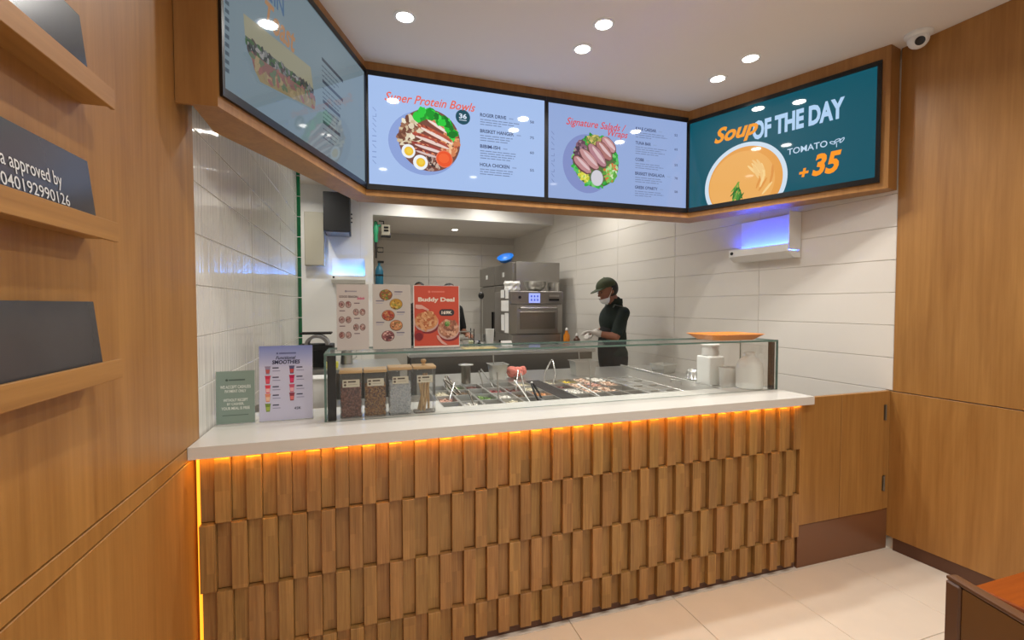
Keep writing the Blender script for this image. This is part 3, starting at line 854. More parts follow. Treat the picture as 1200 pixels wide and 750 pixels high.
cups = [(0.035, 0.204, (150, 140, 170), (190, 90, 90)), (0.035, 0.164, (206, 52, 84), (226, 90, 110)), (0.035, 0.124, (226, 70, 90), (240, 190, 190)), (0.035, 0.088, (232, 150, 120), (240, 200, 170)), (0.035, 0.046, (120, 150, 60), (170, 190, 90)),
        (0.128, 0.204, (90, 90, 130), (206, 80, 80)), (0.128, 0.164, (190, 20, 84), (226, 60, 110)), (0.128, 0.124, (206, 90, 120), (240, 180, 190)), (0.128, 0.088, (150, 60, 80), (226, 120, 120))]
for (u, v, c1, c2) in cups:
    a = Art(0.0012)
    a.poly([(u - 0.010, v + 0.028), (u + 0.010, v + 0.028), (u + 0.007, v - 0.004), (u - 0.007, v - 0.004)], c1)
    a.poly([(u - 0.008, v + 0.016), (u + 0.008, v + 0.016), (u + 0.006, v), (u - 0.006, v)], c2); a.rect(u - 0.011, v + 0.026, u + 0.011, v + 0.030, c1)
    a.build('cup_picture', PRINT, t)
    a = Art(0.0012); a.rect(u + 0.018, v + 0.020, u + 0.042, v + 0.025, (70, 72, 104)); a.rect(u + 0.018, v + 0.008, u + 0.048, v + 0.011, (150, 152, 186)); a.build('caption', PRINT, t)['kind'] = 'stuff'

# three flyers on the glass top
GT = GZ + 0.010
t, P = stand_sheet('menu_flyer', 'narrow off-white flyer of paired bowls, left of three on the glass', -0.114, 0.024, 2.165, GT, 0.298, 0.03, 0.05, 'flyers on the glass guard')
a = Art(0.0004); a.rect(0.002, 0.003, 0.136, 0.296, (206, 200, 196)); a.build('print', PRINT, t)
a = Art(0.001); a.rect(0.036, 0.262, 0.086, 0.268, (160, 156, 164)); a.ell(0.040, 0.265, 0.005, 0.005, (140, 138, 150), n=10); a.build('logo_line', PRINT, t)
a = Art(0.001); a.text('GOOD SEASON', 0.012, 0.236, 0.078, 0.010, (60, 44, 50), bold=0.02); a.build('lettering', PRINT, t)
a = Art(0.001); a.text('Salads', 0.086, 0.228, 0.034, 0.013, (206, 70, 120), shear=0.4, bold=0.02); a.build('lettering', PRINT, t)
r6 = random.Random(11)
for k in range(5):
    for j in range(2):
        u = (0.022 if k % 2 == 0 else 0.082) + j * 0.028; v = 0.206 - k * 0.034
        a = Art(0.001); a.ell(u, v, 0.0125, 0.0155, (110, 84, 80), n=20); a.ell(u, v, 0.0105, 0.0135, (176, 150, 144), n=20)
        scatter(a, u, v, 0.009, [(130, 70, 60), (190, 150, 140), (90, 80, 70), (206, 180, 170), (150, 90, 90)], 14, 0.0035, r6)
        a.build('bowl_picture', PRINT, t)
    u = 0.074 if k % 2 == 0 else 0.012
    a = Art(0.001); a.rect(u, v + 0.004, u + 0.024, v + 0.008, (110, 90, 100)); a.build('caption', PRINT, t)
t, P = stand_sheet('menu_flyer', 'grey-white flyer with five staggered food bowls, middle of three on the glass', 0.038, 0.211, 2.165, GT, 0.300, 0.03, 0.05, 'flyers on the glass guard')
a = Art(0.0004); a.rect(0.002, 0.003, 0.171, 0.298, (200, 196, 190)); a.build('print', PRINT, t)
for (u, v, cs) in ((0.060, 0.250, [(150, 92, 50), (190, 140, 70), (110, 130, 50), (206, 160, 90)]), (0.105, 0.208, [(196, 150, 50), (216, 190, 90), (120, 90, 40), (150, 150, 60)]),
                   (0.070, 0.156, [(190, 110, 70), (170, 60, 50), (210, 150, 100), (120, 80, 60)]), (0.105, 0.110, [(206, 140, 90), (226, 170, 120), (150, 90, 60), (110, 120, 60)]), (0.068, 0.062, [(150, 90, 90), (110, 60, 60), (226, 190, 180), (90, 50, 54)])):
    a = Art(0.001); a.ell(u, v, 0.029, 0.025, (84, 62, 50), n=26); a.ell(u, v + 0.001, 0.027, 0.023, cs[0], n=26)
    scatter(a, u, v, 0.021, cs, 40, 0.006, r6); a.build('bowl_picture', PRINT, t)
    uu = u + 0.038 if u < 0.09 else 0.016
    a = Art(0.001); a.rect(uu, v + 0.012, uu + 0.036, v + 0.017, (120, 116, 140)); a.rect(uu, v + 0.002, uu + 0.030, v + 0.005, (170, 168, 190)); a.build('caption', PRINT, t)['kind'] = 'stuff'
t, P = stand_sheet('deal_flyer', 'orange red Buddy Deal flyer, right of three on the glass', 0.219, 0.440, 2.165, GT, 0.298, 0.03, 0.05, 'flyers on the glass guard')
a = Art(0.0004); a.rect(0.002, 0.003, 0.219, 0.012, (226, 214, 206)); a.rect(0.006, 0.012, 0.216, 0.294, (206, 80, 54)); a.build('print', PRINT, t)
a = Art(0.001); a.ell(0.076, 0.266, 0.006, 0.006, (232, 130, 108), n=14); a.rect(0.086, 0.263, 0.148, 0.270, (226, 124, 104)); a.build('logo_line', PRINT, t)
a = Art(0.001); a.text('Buddy Deal', 0.024, 0.214, 0.172, 0.026, (238, 226, 212), bold=0.045); a.build('lettering', PRINT, t)
a = Art(0.001); a.round_rect(0.122, 0.152, 0.194, 0.184, 0.0155, (54, 50, 52)); a.text('169K', 0.133, 0.160, 0.050, 0.016, (238, 230, 216), bold=0.04); a.build('price_badge', PRINT, t)
for (u, v, r1, r2, cs, green) in ((0.062, 0.130, 0.056, 0.046, [(214, 150, 96), (236, 190, 140), (190, 110, 64), (226, 170, 120)], 0), (0.166, 0.092, 0.052, 0.046, [(196, 140, 110), (176, 112, 84), (226, 180, 150), (150, 96, 74)], 1)):
    a = Art(0.001); a.ell(u + 0.004, v - 0.024, r1 * 0.95, r2 * 0.8, (130, 40, 44), n=30); a.ell(u, v - 0.006, r1, r2, (206, 170, 160), n=30)
    a.ell(u, v, r1 * 0.95, r2 * 0.9, cs[0], n=30); scatter(a, u, v, r1 * 0.78, cs, 90, 0.009, r6)
    if green: scatter(a, u - 0.004, v + 0.022, 0.012, [(110, 150, 70), (70, 120, 50), (150, 180, 110)], 20, 0.006, r6)
    a.build('bowl_picture', PRINT, t)
a = Art(0.0046); a.poly([(0.010, 0.190), (0.012, 0.206), (0.040, 0.204), (0.074, 0.182), (0.070, 0.176), (0.044, 0.186), (0.026, 0.184)], (222, 170, 158)); a.build('hand_picture', PRINT, t)
a = Art(0.0046); a.poly([(0.108, 0.062), (0.118, 0.060), (0.134, 0.036), (0.160, 0.016), (0.150, 0.014), (0.132, 0.022), (0.112, 0.044)], (222, 170, 158)); a.build('hand_picture', PRINT, t)
a = Art(0.0046); a.ell(0.026, 0.062, 0.022, 0.026, (170, 44, 40), n=20); a.ell(0.026, 0.056, 0.018, 0.018, (124, 24, 30), n=20); a.build('drink_picture', PRINT, t)

# ------------------------------------------------------------------ storage jars behind the glass
def jar(x0, x1, h, label, cs, knob=False, fill=0.72, sticks=False, seed=1):
    y0 = 2.100; d_ = 0.094; w = x1 - x0
    t = thing('storage_jar', label, 'jar', ((x0 + x1) / 2, y0 + d_ / 2, 0.9555), 0, 'glass jars behind the sneeze guard')
    hw, hd = w / 2, d_ / 2
    MB().box(-hw, hw, -hd, hd, 0, h).build('glass_body', JAR_GLASS, t, bevel=0.008, bseg=3, smooth=40)
    lid = MB().box(-hw - 0.003, hw + 0.003, -hd - 0.003, hd + 0.003, h + 0.0005, h + 0.014).build('lid', BAMBOO, t, bevel=0.004, smooth=40)
    if knob:
        MB().lathe([(0.010, 0), (0.007, 0.008), (0.013, 0.016), (0.012, 0.024), (0.004, 0.027)], 16, c=(0, 0, h + 0.0145)).build('knob', BAMBOO, lid, smooth=50)
    r_ = random.Random(seed)
    mats = []
    for k, c in enumerate(cs):
        nm = 'food_%d_%d_%d' % c
        mats.append(MATS.get(nm) or plain(nm, c, 0.6))
    if sticks:
        for k in range(9):
            mb = MB(); xa, ya = r_.uniform(-0.6, 0.6) * hw, r_.uniform(-0.6, 0.6) * hd
            xb, yb = r_.uniform(-0.75, 0.75) * hw, r_.uniform(-0.75, 0.75) * hd
            mb.tube([(xa, ya, 0.008), ((xa + xb) / 2, (ya + yb) / 2, h * 0.4), (xb, yb, h * r_.uniform(0.72, 0.88))], 0.0055, 8)
            mb.build('breadstick', mats[k % len(mats)], t, smooth=40)
    else:
        mb = MB()
        a0, b0 = hw - 0.006, hd - 0.006
        mb.box(-a0 + 0.004, a0 - 0.004, -b0 + 0.004, b0 - 0.004, 0.008, h * fill - 0.006)
        for k in range(1500):
            zf = 0.008 + (h * fill - 0.008) * r_.random(); side = r_.random()
            if side < 0.55: p = (r_.uniform(-a0, a0), -b0 + r_.uniform(0.001, 0.004), zf)
            elif side < 0.72: p = (-a0 + r_.uniform(0.001, 0.004), r_.uniform(-b0, b0), zf)
            elif side < 0.88: p = (a0 - r_.uniform(0.001, 0.004), r_.uniform(-b0, b0), zf)
            else: p = (r_.uniform(-a0, a0), r_.uniform(-b0, b0), h * fill - 0.004)
            s_ = r_.uniform(0.0022, 0.0042)
            st = len(mb.v); mb.box(-s_, s_, -s_ * 0.7, s_ * 0.7, -s_ * 0.8, s_ * 0.8, r_.randrange(len(mats)))
            mb.xform(Matrix.Translation(p) @ Euler((r_.random() * 3, r_.random() * 3, r_.random() * 3)).to_matrix().to_4x4(), st)
        mb.build('contents', mats, t)['kind'] = 'stuff'
    lm = Matrix(((1, 0, 0, -0.036), (0, 0, -1, -hd - 0.0006), (0, 1, 0, h * 0.70), (0, 0, 0, 1)))
    a = Art(0.0); a.rect(0.002, 0, 0.072, 0.033, (214, 206, 186)); a.rect(0.006, 0.019, 0.018, 0.027, (110, 90, 74)); a.rect(0.024, 0.020, 0.056, 0.027, (90, 78, 66)); a.ell(0.012, 0.010, 0.005, 0.005, (84, 66, 54), n=12); a.rect(0.024, 0.010, 0.062, 0.012, (160, 150, 132))
    for i_, p in enumerate(a.v): a.v[i_] = tuple(lm @ Vector(p))
    a.build('jar_label', PRINT, t)
jar(-0.100, -0.010, 0.196, 'glass jar of dark red brown kernels under a bamboo lid, leftmost jar', [(150, 92, 72), (120, 70, 56), (176, 116, 96)], seed=1)
jar(0.000, 0.094, 0.196, 'glass jar of golden brown granola under a bamboo lid', [(190, 130, 60), (150, 98, 44), (206, 156, 86), (120, 80, 44)], seed=2)
jar(0.104, 0.204, 0.202, 'glass jar of pale grey white flakes under a bamboo lid', [(226, 228, 232), (206, 210, 216), (236, 236, 236)], seed=3)
jar(0.214, 0.312, 0.202, 'glass jar of breadsticks with a knobbed bamboo lid, rightmost jar', [(206, 164, 104), (190, 146, 86), (220, 184, 130)], knob=True, sticks=True, seed=4)

# ================================================================== SALAD STATION
SZ = 0.936
PX, PY = 0.1085, 0.168
X0S, Y0S = 0.370, 2.206
st_ = thing('salad_station', 'stainless refrigerated salad station set into the counter behind the glass', 'salad bar', (0, 0, 0))
MB().box(0.368, 2.306, 2.202, 3.385, 0.06, 0.80).build('cabinet', STEEL_D, st_)
fr = MB()
fr.box(0.366, 2.306, 2.2, 2.2065, 0.80, SZ); fr.box(0.366, 2.306, 2.882, 3.385, 0.80, SZ); fr.box(0.366, 0.3715, 2.2065, 2.882, 0.80, SZ)
fr.box(2.062, 2.306, 2.2065, 2.882, 0.80, SZ); fr.box(1.0235, 1.1285, 2.2065, 2.882, 0.80, SZ)
fr.build('deck', STEEL, st_)
MB().box(1.027, 1.125, 2.207, 2.888, SZ + 0.0002, SZ + 0.004).build('black_divider', DARK_PANEL, st_)
MB().box(2.058, 2.070, 2.21, 3.384, SZ + 0.0002, SZ + 0.012).build('edge_rail', STEEL, st_, bevel=0.002, bseg=1)

# open pans
def pan_mesh(w, d_, depth, rim=0.006, name='steel_pan'):
    mb = MB(); z = 0.0; i = 0.004; ti = 0.010
    o = [(0, 0), (w, 0), (w, d_), (0, d_)]
    inn = [(rim, rim), (w - rim, rim), (w - rim, d_ - rim), (rim, d_ - rim)]
    bot = [(rim + ti, rim + ti), (w - rim - ti, rim + ti), (w - rim - ti, d_ - rim - ti), (rim + ti, d_ - rim - ti)]
    vs = [(*p, z) for p in o] + [(*p, z) for p in inn] + [(*p, -depth) for p in bot] + [(*p, z - 0.003) for p in o]
    fs = []
    for k in range(4):
        k2 = (k + 1) % 4
        fs += [(k, k2, 4 + k2, 4 + k), (4 + k, 4 + k2, 8 + k2, 8 + k), (12 + k, 12 + k2, k2, k)]
    fs.append((8, 9, 10, 11))
    mb._add(vs, fs)
    me = mb.mesh(name, STEEL)
    return me
PAN = pan_mesh(PX - 0.001, PY - 0.001, 0.085)
def foodmat(c):
    nm = 'food_%d_%d_%d' % c
    return MATS.get(nm) or plain(nm, c, 0.55)
FOODS = {'beet': ((150, 74, 70), (120, 52, 54)), 'pink': ((196, 150, 132), (176, 128, 110), (214, 176, 156)), 'bean': ((104, 58, 48), (80, 44, 40)), 'green': ((90, 120, 60), (120, 150, 80)),
         'cream': ((222, 214, 190), (206, 196, 170)), 'corn': ((226, 200, 70), (206, 180, 50)), 'chicken': ((206, 178, 154), (186, 150, 128), (222, 200, 180)), 'seed': ((96, 76, 56), (130, 106, 80)), 'white': ((226, 222, 212), (208, 204, 196)), 'carrot': ((206, 150, 96), (190, 132, 80))}
FOODNAME = {'beet': 'diced red beet', 'pink': 'pinkish shredded meat', 'bean': 'dark red beans', 'green': 'chopped greens', 'cream': 'cream coloured cubes', 'corn': 'yellow corn', 'chicken': 'pale chopped chicken', 'seed': 'brown seeds', 'white': 'white crumbs', 'carrot': 'pale orange strips', None: 'nothing in it'}
def food_mesh(kind, w, d_, top, seed, n=110, sz=0.008):
    r_ = random.Random(seed); mb = MB(); cs = FOODS[kind]
    mb.box(0.02, w - 0.02, 0.02, d_ - 0.02, -0.070, top - 0.010)
    for k in range(n):
        s_ = sz * r_.uniform(0.6, 1.3); st = len(mb.v)
        mb.box(-s_, s_, -s_ * 0.6, s_ * 0.6, -s_ * 0.4, s_ * 0.4, r_.randrange(len(cs)))
        mb.xform(Matrix.Translation((r_.uniform(0.018, w - 0.018), r_.uniform(0.018, d_ - 0.018), top - 0.008 + r_.uniform(0, 0.012))) @ Euler((r_.uniform(-0.6, 0.6), r_.uniform(-0.6, 0.6), r_.random() * 3)).to_matrix().to_4x4(), st)
    return mb.mesh('chopped_food', [foodmat(c) for c in cs])
ROWN = ['front row', 'second row', 'third row', 'back row']
ORD = ['first', 'second', 'third', 'fourth', 'fifth', 'sixth']
left_food = [[None, 'white', None, 'cream', None, None], ['pink', None, 'green', 'white', 'seed', 'carrot'], ['cream', 'seed', None, 'beet', 'bean', 'cream'], [None, 'green', 'bean', None, None, 'cream']]
right_food = [[None, None, None, None], ['white', 'chicken', 'chicken', None], ['bean', 'chicken', 'pink', 'chicken'], ['cream', 'corn', 'chicken', 'white']]
seed = 100
for blk, (bx, tbl, nc) in enumerate(((X0S + 0.0018, left_food, 6), (1.130, right_food, 4))):
    for j in range(4):
        for i in range(nc):
            k = tbl[j][i]; seed += 1
            lab = 'small steel pan with %s, %s, %s from left in the %s block' % (FOODNAME[k], ROWN[j], ORD[i], 'left' if blk == 0 else 'right')
            t = thing('food_pan', lab, 'pan', (bx + i * PX, Y0S + 0.001 + j * PY, SZ + 0.004), 0, 'small steel food pans in the salad station')
            link('pan', PAN, t)
            if k:
                top = -0.018 if blk == 0 else (-0.006 if k in ('chicken', 'pink', 'white') else -0.02)
                link('chopped_food', food_mesh(k, PX - 0.001, PY - 0.001, top, seed), t)['kind'] = 'stuff'
# lidded pans
lidm = MB(); lidm.box(0.001, PX - 0.0015, 0.001, PY - 0.0015, -0.003, 0.003)
LIDME = lidm.mesh('lid', STEEL, bevel=0.002, bseg=1)
LGRIP = MB().box(PX / 2 - 0.026, PX / 2 + 0.026, PY / 2 - 0.010, PY / 2 + 0.010, 0.0032, 0.010).mesh('grip', STEEL, bevel=0.003, bseg=2, smooth=50)
for i in range(2):
    for j in range(4):
        t = thing('lidded_pan', 'closed steel lid pan with raised grip, %s, %s column of the lidded pans' % (ROWN[j], 'left' if i == 0 else 'right'), 'pan', (1.569 + i * PX, Y0S + 0.001 + j * PY, SZ + 0.004), 0, 'lidded steel pans in the salad station')
        link('lid', LIDME, t); link('grip', LGRIP, t)
t = thing('steel_cover', 'wide flat steel cover with one handle at the right end of the station', 'lid', (1.792, Y0S + 0.002, SZ + 0.001))
MB().box(0, 0.258, 0, 0.67, 0.0, 0.008).build('plate', STEEL, t, bevel=0.002, bseg=1)
MB().tube([(0.11, 0.20, 0.008), (0.11, 0.20, 0.030), (0.11, 0.30, 0.030), (0.11, 0.30, 0.008)], 0.004, 8).build('handle', STEEL, t, smooth=60)

# serving tools
def spoon(name, label, x, y, dx, dy, dz, mat, head=(0.022, 0.030, 0.006), group='serving tools in the pans', z=0.0):
    t = thing(name, label, 'utensil', (x, y, SZ - 0.02 + z), 0, group)
    e = Vector((dx, dy, dz))
    MB().tube([Vector((0, 0, 0)), e * 0.5 + Vector((0, 0, 0.004)), e], [0.0035, 0.004, 0.0055], 8).build('handle', mat, t, smooth=60)
    MB().ell((-dx * 0.08, -dy * 0.08, -0.006), head, 14, 8).build('bowl', STEEL, t, smooth=60)
def tongs(label, x, y, dx, dy, dz, mat, spread=0.018):
    t = thing('serving_tongs', label, 'tongs', (x, y, SZ - 0.03), 0, 'serving tools in the pans')
    top = Vector((dx, dy, dz)); side = Vector((-dy, dx, 0)).normalized() if abs(dx) + abs(dy) > 0.001 else Vector((1, 0, 0))
    for s_ in (-1, 1):
        MB().tube([side * spread * s_, top * 0.5 + side * spread * 1.3 * s_, top * 0.95 + side * 0.008 * s_, top], [0.005, 0.006, 0.006, 0.004], 8).build('arm', mat, t, smooth=60)
    MB().ell(top, (0.009, 0.009, 0.006), 12, 8).build('hinge', STEEL, t, smooth=60)
def pan_xy(blk, i, j, fx=0.5, fy=0.5):
    return (X0S + (i + fx) * PX if blk == 0 else 1.130 + (i + fx) * PX, Y0S + (j + fy) * PY)
tongs('dark steel tongs leaning left out of the third row of the left block', *pan_xy(0, 1, 2, 0.6, 0.4), -0.09, 0.10, 0.10, STEEL_D)
tongs('black handled tongs standing in the pan before the black divider', *pan_xy(0, 5, 0, 0.1, 0.6), -0.045, 0.05, 0.115, MATTE_BLACK)
tongs('pale steel tongs standing upright behind the black divider', *pan_xy(1, 0, 3, 0.3, 0.6), 0.05, 0.05, 0.17, STEEL, 0.03)
spoon('serving_spoon', 'white handled spoon lying out of the front row of the left block', *pan_xy(0, 4, 0, 0.4, 0.35), -0.045, 0.17, 0.11, WHITE)
spoon('serving_spoon', 'steel spoon standing straight up in the middle of the left block', *pan_xy(0, 2, 0, 0.9, 0.8), 0.0, 0.03, 0.17, STEEL)
spoon('serving_spoon', 'thin steel spoon tilted left in the back row of the left block', *pan_xy(0, 3, 3, 0.2, 0.4), -0.03, 0.02, 0.12, STEEL)
spoon('serving_spoon', 'steel ladle leaning right out of the red beet pan', *pan_xy(0, 3, 3, 0.8, 0.3), -0.05, 0.16, 0.11, STEEL)
spoon('serving_spoon', 'steel spoon leaning against the pink cloth', *pan_xy(0, 4, 2, 0.7, 0.6), 0.05, 0.10, 0.12, STEEL)
spoon('serving_spoon', 'slim steel spoon in front of the cream cubes by the divider', *pan_xy(0, 4, 1, 0.6, 0.2), -0.01, 0.08, 0.14, STEEL)
spoon('serving_spoon', 'bright spoon handle lying over the second row of the right block', *pan_xy(1, 1, 0, 0.5, 0.5), -0.07, 0.20, 0.055, WHITE)
spoon('serving_spoon', 'steel spoon standing upright in the chicken pan', *pan_xy(1, 1, 1, 0.6, 0.6), 0.0, 0.02, 0.20, STEEL)
spoon('serving_spoon', 'steel spoon lying in the pinkish meat pan of the left block', *pan_xy(0, 0, 1, 0.6, 0.5), 0.05, 0.10, 0.09, STEEL)
spoon('serving_spoon', 'dark spoon tilted out of the white crumbs in the front row', *pan_xy(0, 1, 0, 0.6, 0.6), -0.02, 0.06, 0.08, STEEL_D)
tongs('steel tongs with dark tips standing in the second pan of the back row', *pan_xy(0, 1, 3, 0.3, 0.5), -0.02, 0.06, 0.10, STEEL_D)

# things on the back ledge of the station
def on_ledge(px, py, z=SZ): return on_z(px, py, z)
def deep_pan(label, p, w, d_, h, rz=0.0, handle=False, group='deep steel pans on the ledge'):
    t = thing('deep_pan', label, 'pan', (p.x, p.y, SZ + 0.0005), rz, group)
    mb = MB(); ti = 0.014
    lo = [(-w / 2 + ti, -d_ / 2 + ti), (w / 2 - ti, -d_ / 2 + ti), (w / 2 - ti, d_ / 2 - ti), (-w / 2 + ti, d_ / 2 - ti)]
    up = [(-w / 2, -d_ / 2), (w / 2, -d_ / 2), (w / 2, d_ / 2), (-w / 2, d_ / 2)]
    inn = [(x * 0.93, y * 0.93) for x, y in up]; ib = [(x * 0.93, y * 0.93) for x, y in lo]
    vs = [(*q, 0) for q in lo] + [(*q, h) for q in up] + [(*q, h) for q in inn] + [(*q, 0.006) for q in ib]
    fs = [(3, 2, 1, 0), (12, 13, 14, 15)]
    for k in range(4):
        k2 = (k + 1) % 4
        fs += [(k, k2, 4 + k2, 4 + k), (4 + k, 4 + k2, 8 + k2, 8 + k), (8 + k, 8 + k2, 12 + k2, 12 + k)]
    mb._add(vs, fs); mb.build('body', STEEL, t)
    r0 = MB()
    e = 0.008
    r0.box(-w / 2 - e, w / 2 + e, -d_ / 2 - e, -d_ / 2, h - 0.003, h + 0.002); r0.box(-w / 2 - e, w / 2 + e, d_ / 2, d_ / 2 + e, h - 0.003, h + 0.002)
    r0.box(-w / 2 - e, -w / 2, -d_ / 2, d_ / 2, h - 0.003, h + 0.002); r0.box(w / 2, w / 2 + e, -d_ / 2, d_ / 2, h - 0.003, h + 0.002)
    r0.build('rim', STEEL, t)
    if handle:
        MB().tube([(-0.02, 0, 0.02), (-0.03, 0.01, h + 0.07)], 0.004, 8).build('spoon_handle', STEEL, t, smooth=60)
    return t
deep_pan('square deep steel pan holding a spoon, left on the back ledge', on_ledge(583, 444), 0.115, 0.115, 0.105, handle=True)
deep_pan('deep steel pan with a spoon on the back ledge before the prep table', on_ledge(683, 439), 0.175, 0.11, 0.105, handle=True)
p = on_ledge(771, 437) + Vector((0.05, 0, 0)); deep_pan('low rectangular steel tin near the tiled wall on the back ledge', p, 0.15, 0.13, 0.065, rz=0.25)
p = on_ledge(546, 449)
t = thing('utensil_canister', 'tall round steel canister on the back ledge behind the salad pans', 'canister', (p.x, p.y, SZ + 0.0005))
MB().lathe([(0.030, 0), (0.031, 0.002), (0.031, 0.118), (0.028, 0.118), (0.028, 0.01)], 24).build('body', STEEL_D, t, smooth=40)
MB().lathe([(0.048, 0.1185), (0.050, 0.120), (0.050, 0.123), (0.02, 0.128)], 24).build('lid', STEEL, t, smooth=40)
p = on_ledge(606, 443)
t = thing('pink_cloth', 'crumpled pink cloth on the back ledge of the station', 'cloth', (p.x, p.y, SZ + 0.0005))
mb = MB()
PINK = plain('pink_cloth', (214, 126, 112), 0.9)
r_ = random.Random(5)
for k in range(16):
    mb.ell((r_.uniform(-0.05, 0.05), r_.uniform(-0.03, 0.03), 0.032 + 0.03 * (k / 16)), (0.035, 0.028, 0.022 * r_.uniform(0.8, 1.2)), 12, 8, Euler((r_.random(), r_.random(), r_.random() * 3)))
pink_o = mb.build('folds', PINK, t, smooth=80)
p = on_ledge(805, 446) + Vector((0.06, 0, 0))
t = thing('fluted_tin', 'upturned fluted steel ring tin on the ledge beside the white tubs', 'tin', (p.x, p.y, SZ + 0.0005))
vs_ = MB(); seg = 48
prof = [(0.066, 0.0), (0.066, 0.012), (0.056, 0.016), (0.050, 0.055), (0.036, 0.078), (0.018, 0.080)]
vs_.lathe(prof, seg)
for i_ in range(len(vs_.v)):
    x, y, z = vs_.v[i_]; k = i_ % seg
    if z > 0.014: f_ = 1 + 0.05 * math.cos(k / seg * 2 * math.pi * 12); vs_.v[i_] = (x * f_, y * f_, z)
vs_.build('shell', STEEL, t, smooth=60)

# white tubs and jug at the right end
def tub(label, x, y, r, h, z=SZ + 0.0005):
    t = thing('plastic_tub', label, 'tub', (x, y, z), 0, 'milky plastic tubs at the counter end')
    MB().lathe([(r * 0.82, 0), (r * 0.86, 0.003), (r * 0.98, h - 0.008), (r, h - 0.006), (r, h), (r * 0.95, h), (r * 0.80, 0.006)], 32).build('body', MILK, t, smooth=40)
    return t
p1 = on_z(832, 448, SZ)
t = thing('plastic_canister', 'milky square-shouldered canister with a screw cap at the counter end', 'canister', (2.145, 2.43, SZ + 0.0005))
MB().box(-0.060, 0.060, -0.06, 0.06, 0, 0.185).build('body', MILK, t, bevel=0.012, bseg=3, smooth=50)
MB().lathe([(0.050, 0.1855), (0.053, 0.189), (0.050, 0.250), (0.058, 0.252), (0.058, 0.258), (0.045, 0.268)], 28).build('cap', WHITE, t, smooth=40)
tub('low milky plastic tub between the canister and the jug', 2.165, 2.295, 0.056, 0.125)
t = thing('plastic_jug', 'large round milky plastic jug against the right glass end', 'jug', (2.185, 2.152, 0.9555))
MB().lathe([(0.066, 0), (0.072, 0.005), (0.073, 0.12), (0.068, 0.148), (0.052, 0.172), (0.030, 0.186), (0.028, 0.195)], 36).build('body', MILK, t, smooth=40)
MB().lathe([(0.029, 0.1955), (0.030, 0.197), (0.030, 0.214), (0.026, 0.216)], 24).build('cap', WHITE, t, smooth=40)

# orange tray on the glass
t = thing('serving_tray', 'shallow orange tray lying on the glass at the right', 'tray', (2.050, 2.205, GT + 0.0005))
mb = MB()
def rr(w, d_, r_, n=6):
    pts = []
    for (cx, cy, a0) in ((w - r_, d_ - r_, 0), (-w + r_, d_ - r_, 90), (-w + r_, -d_ + r_, 180), (w - r_, -d_ + r_, 270)):
        for k in range(n + 1):
            an = math.radians(a0 + 90 * k / n); pts.append((cx + r_ * math.cos(an), cy + r_ * math.sin(an)))
    return pts
rings = [(rr(0.145, 0.095, 0.04), 0.0), (rr(0.195, 0.128, 0.05), 0.032), (rr(0.200, 0.132, 0.05), 0.034), (rr(0.192, 0.125, 0.05), 0.034), (rr(0.142, 0.092, 0.04), 0.005)]
nn = len(rings[0][0]); vs_ = []
for pts, z in rings: vs_ += [(*q, z) for q in pts]
fs_ = [tuple(reversed(range(nn))), tuple(range(4 * nn, 5 * nn))]
for k in range(4):
    for i in range(nn): fs_.append((k * nn + i, k * nn + (i + 1) % nn, (k + 1) * nn + (i + 1) % nn, (k + 1) * nn + i))
mb._add(vs_, fs_); mb.build('tray_shell', ORANGE_T, t, smooth=50)

# ================================================================== BACK OF HOUSE
TZ = 1.035
def table(name, label, x0, x1, y0, y1, z, panel=True):
    t = thing(name, label, 'table', (0, 0, 0))
    MB().box(x0, x1, y0, y1, z - 0.03, z).build('table_top', STEEL, t, bevel=0.003, bseg=1)
    if panel: MB().box(x0 + 0.02, x1 - 0.02, y0 + 0.03, y0 + 0.045, 0.12, z - 0.031).build('front_panel', STEEL_D, t)
    for x in (x0 + 0.03, x1 - 0.05):
        for y in (y0 + 0.05, y1 - 0.05):
            MB().box(x, x + 0.03, y, y + 0.03, 0.0, z - 0.031).build('leg', STEEL_D, t)
    MB().box(x0 + 0.03, x1 - 0.03, y0 + 0.09, y1 - 0.06, 0.25, 0.27).build('undershelf', STEEL_D, t)
    return t
table('prep_table', 'stainless prep table across the aisle, in front of the worker', 0.36, 2.10, 3.90, 4.46, TZ)
table('oven_table', 'stainless table carrying the speed oven', 0.80, 2.22, 4.49, 5.32, 1.010, panel=False)

# speed oven
OX = on_y(598, 400, 4.70).x; OX2 = on_y(660, 400, 4.70).x
t = thing('speed_oven', 'grey steel speed oven with a lit touch screen and long door handle', 'oven', (OX, 4.70, 1.0105))
ow = OX2 - OX; oh = on_y(628, 341, 4.70).z - 1.0105
for x in (0.05, ow - 0.05):
    for y in (0.06, 0.55): MB().lathe([(0.020, 0), (0.016, 0.004), (0.018, 0.029)], 14, c=(x, y, 0)).build('foot', BLACK, t, smooth=40)
b0 = 0.03
MB().prism([(0.03, 0.012), (ow - 0.03, 0.012), (ow, 0.05), (ow, 0.60), (0.0, 0.60), (0.0, 0.05)], b0, b0 + 0.085).build('plinth', STEEL_FRIDGE, t)
MB().box(0, ow, 0.03, 0.62, b0 + 0.0855, oh).build('casing', STEEL_FRIDGE, t, bevel=0.008, smooth=40)
dz0, dz1 = b0 + 0.095, oh - 0.150
door = MB().prism([(0.0, 0.0285), (0.07, -0.012), (ow - 0.07, -0.012), (ow, 0.0285)], dz0, dz1).build('door', STEEL_FRIDGE, t, bevel=0.004, smooth=30)
MB().box(0.105, ow - 0.105, -0.018, -0.0125, dz0 + 0.05, dz1 - 0.075).build('door_inset', STEEL_D, door, bevel=0.002, bseg=1)
hz = dz1 - 0.035
MB().tube([(0.10, -0.014, hz), (0.10, -0.050, hz), (ow - 0.10, -0.050, hz), (ow - 0.10, -0.014, hz)], 0.009, 10).build('door_handle', STEEL, door, smooth=50)
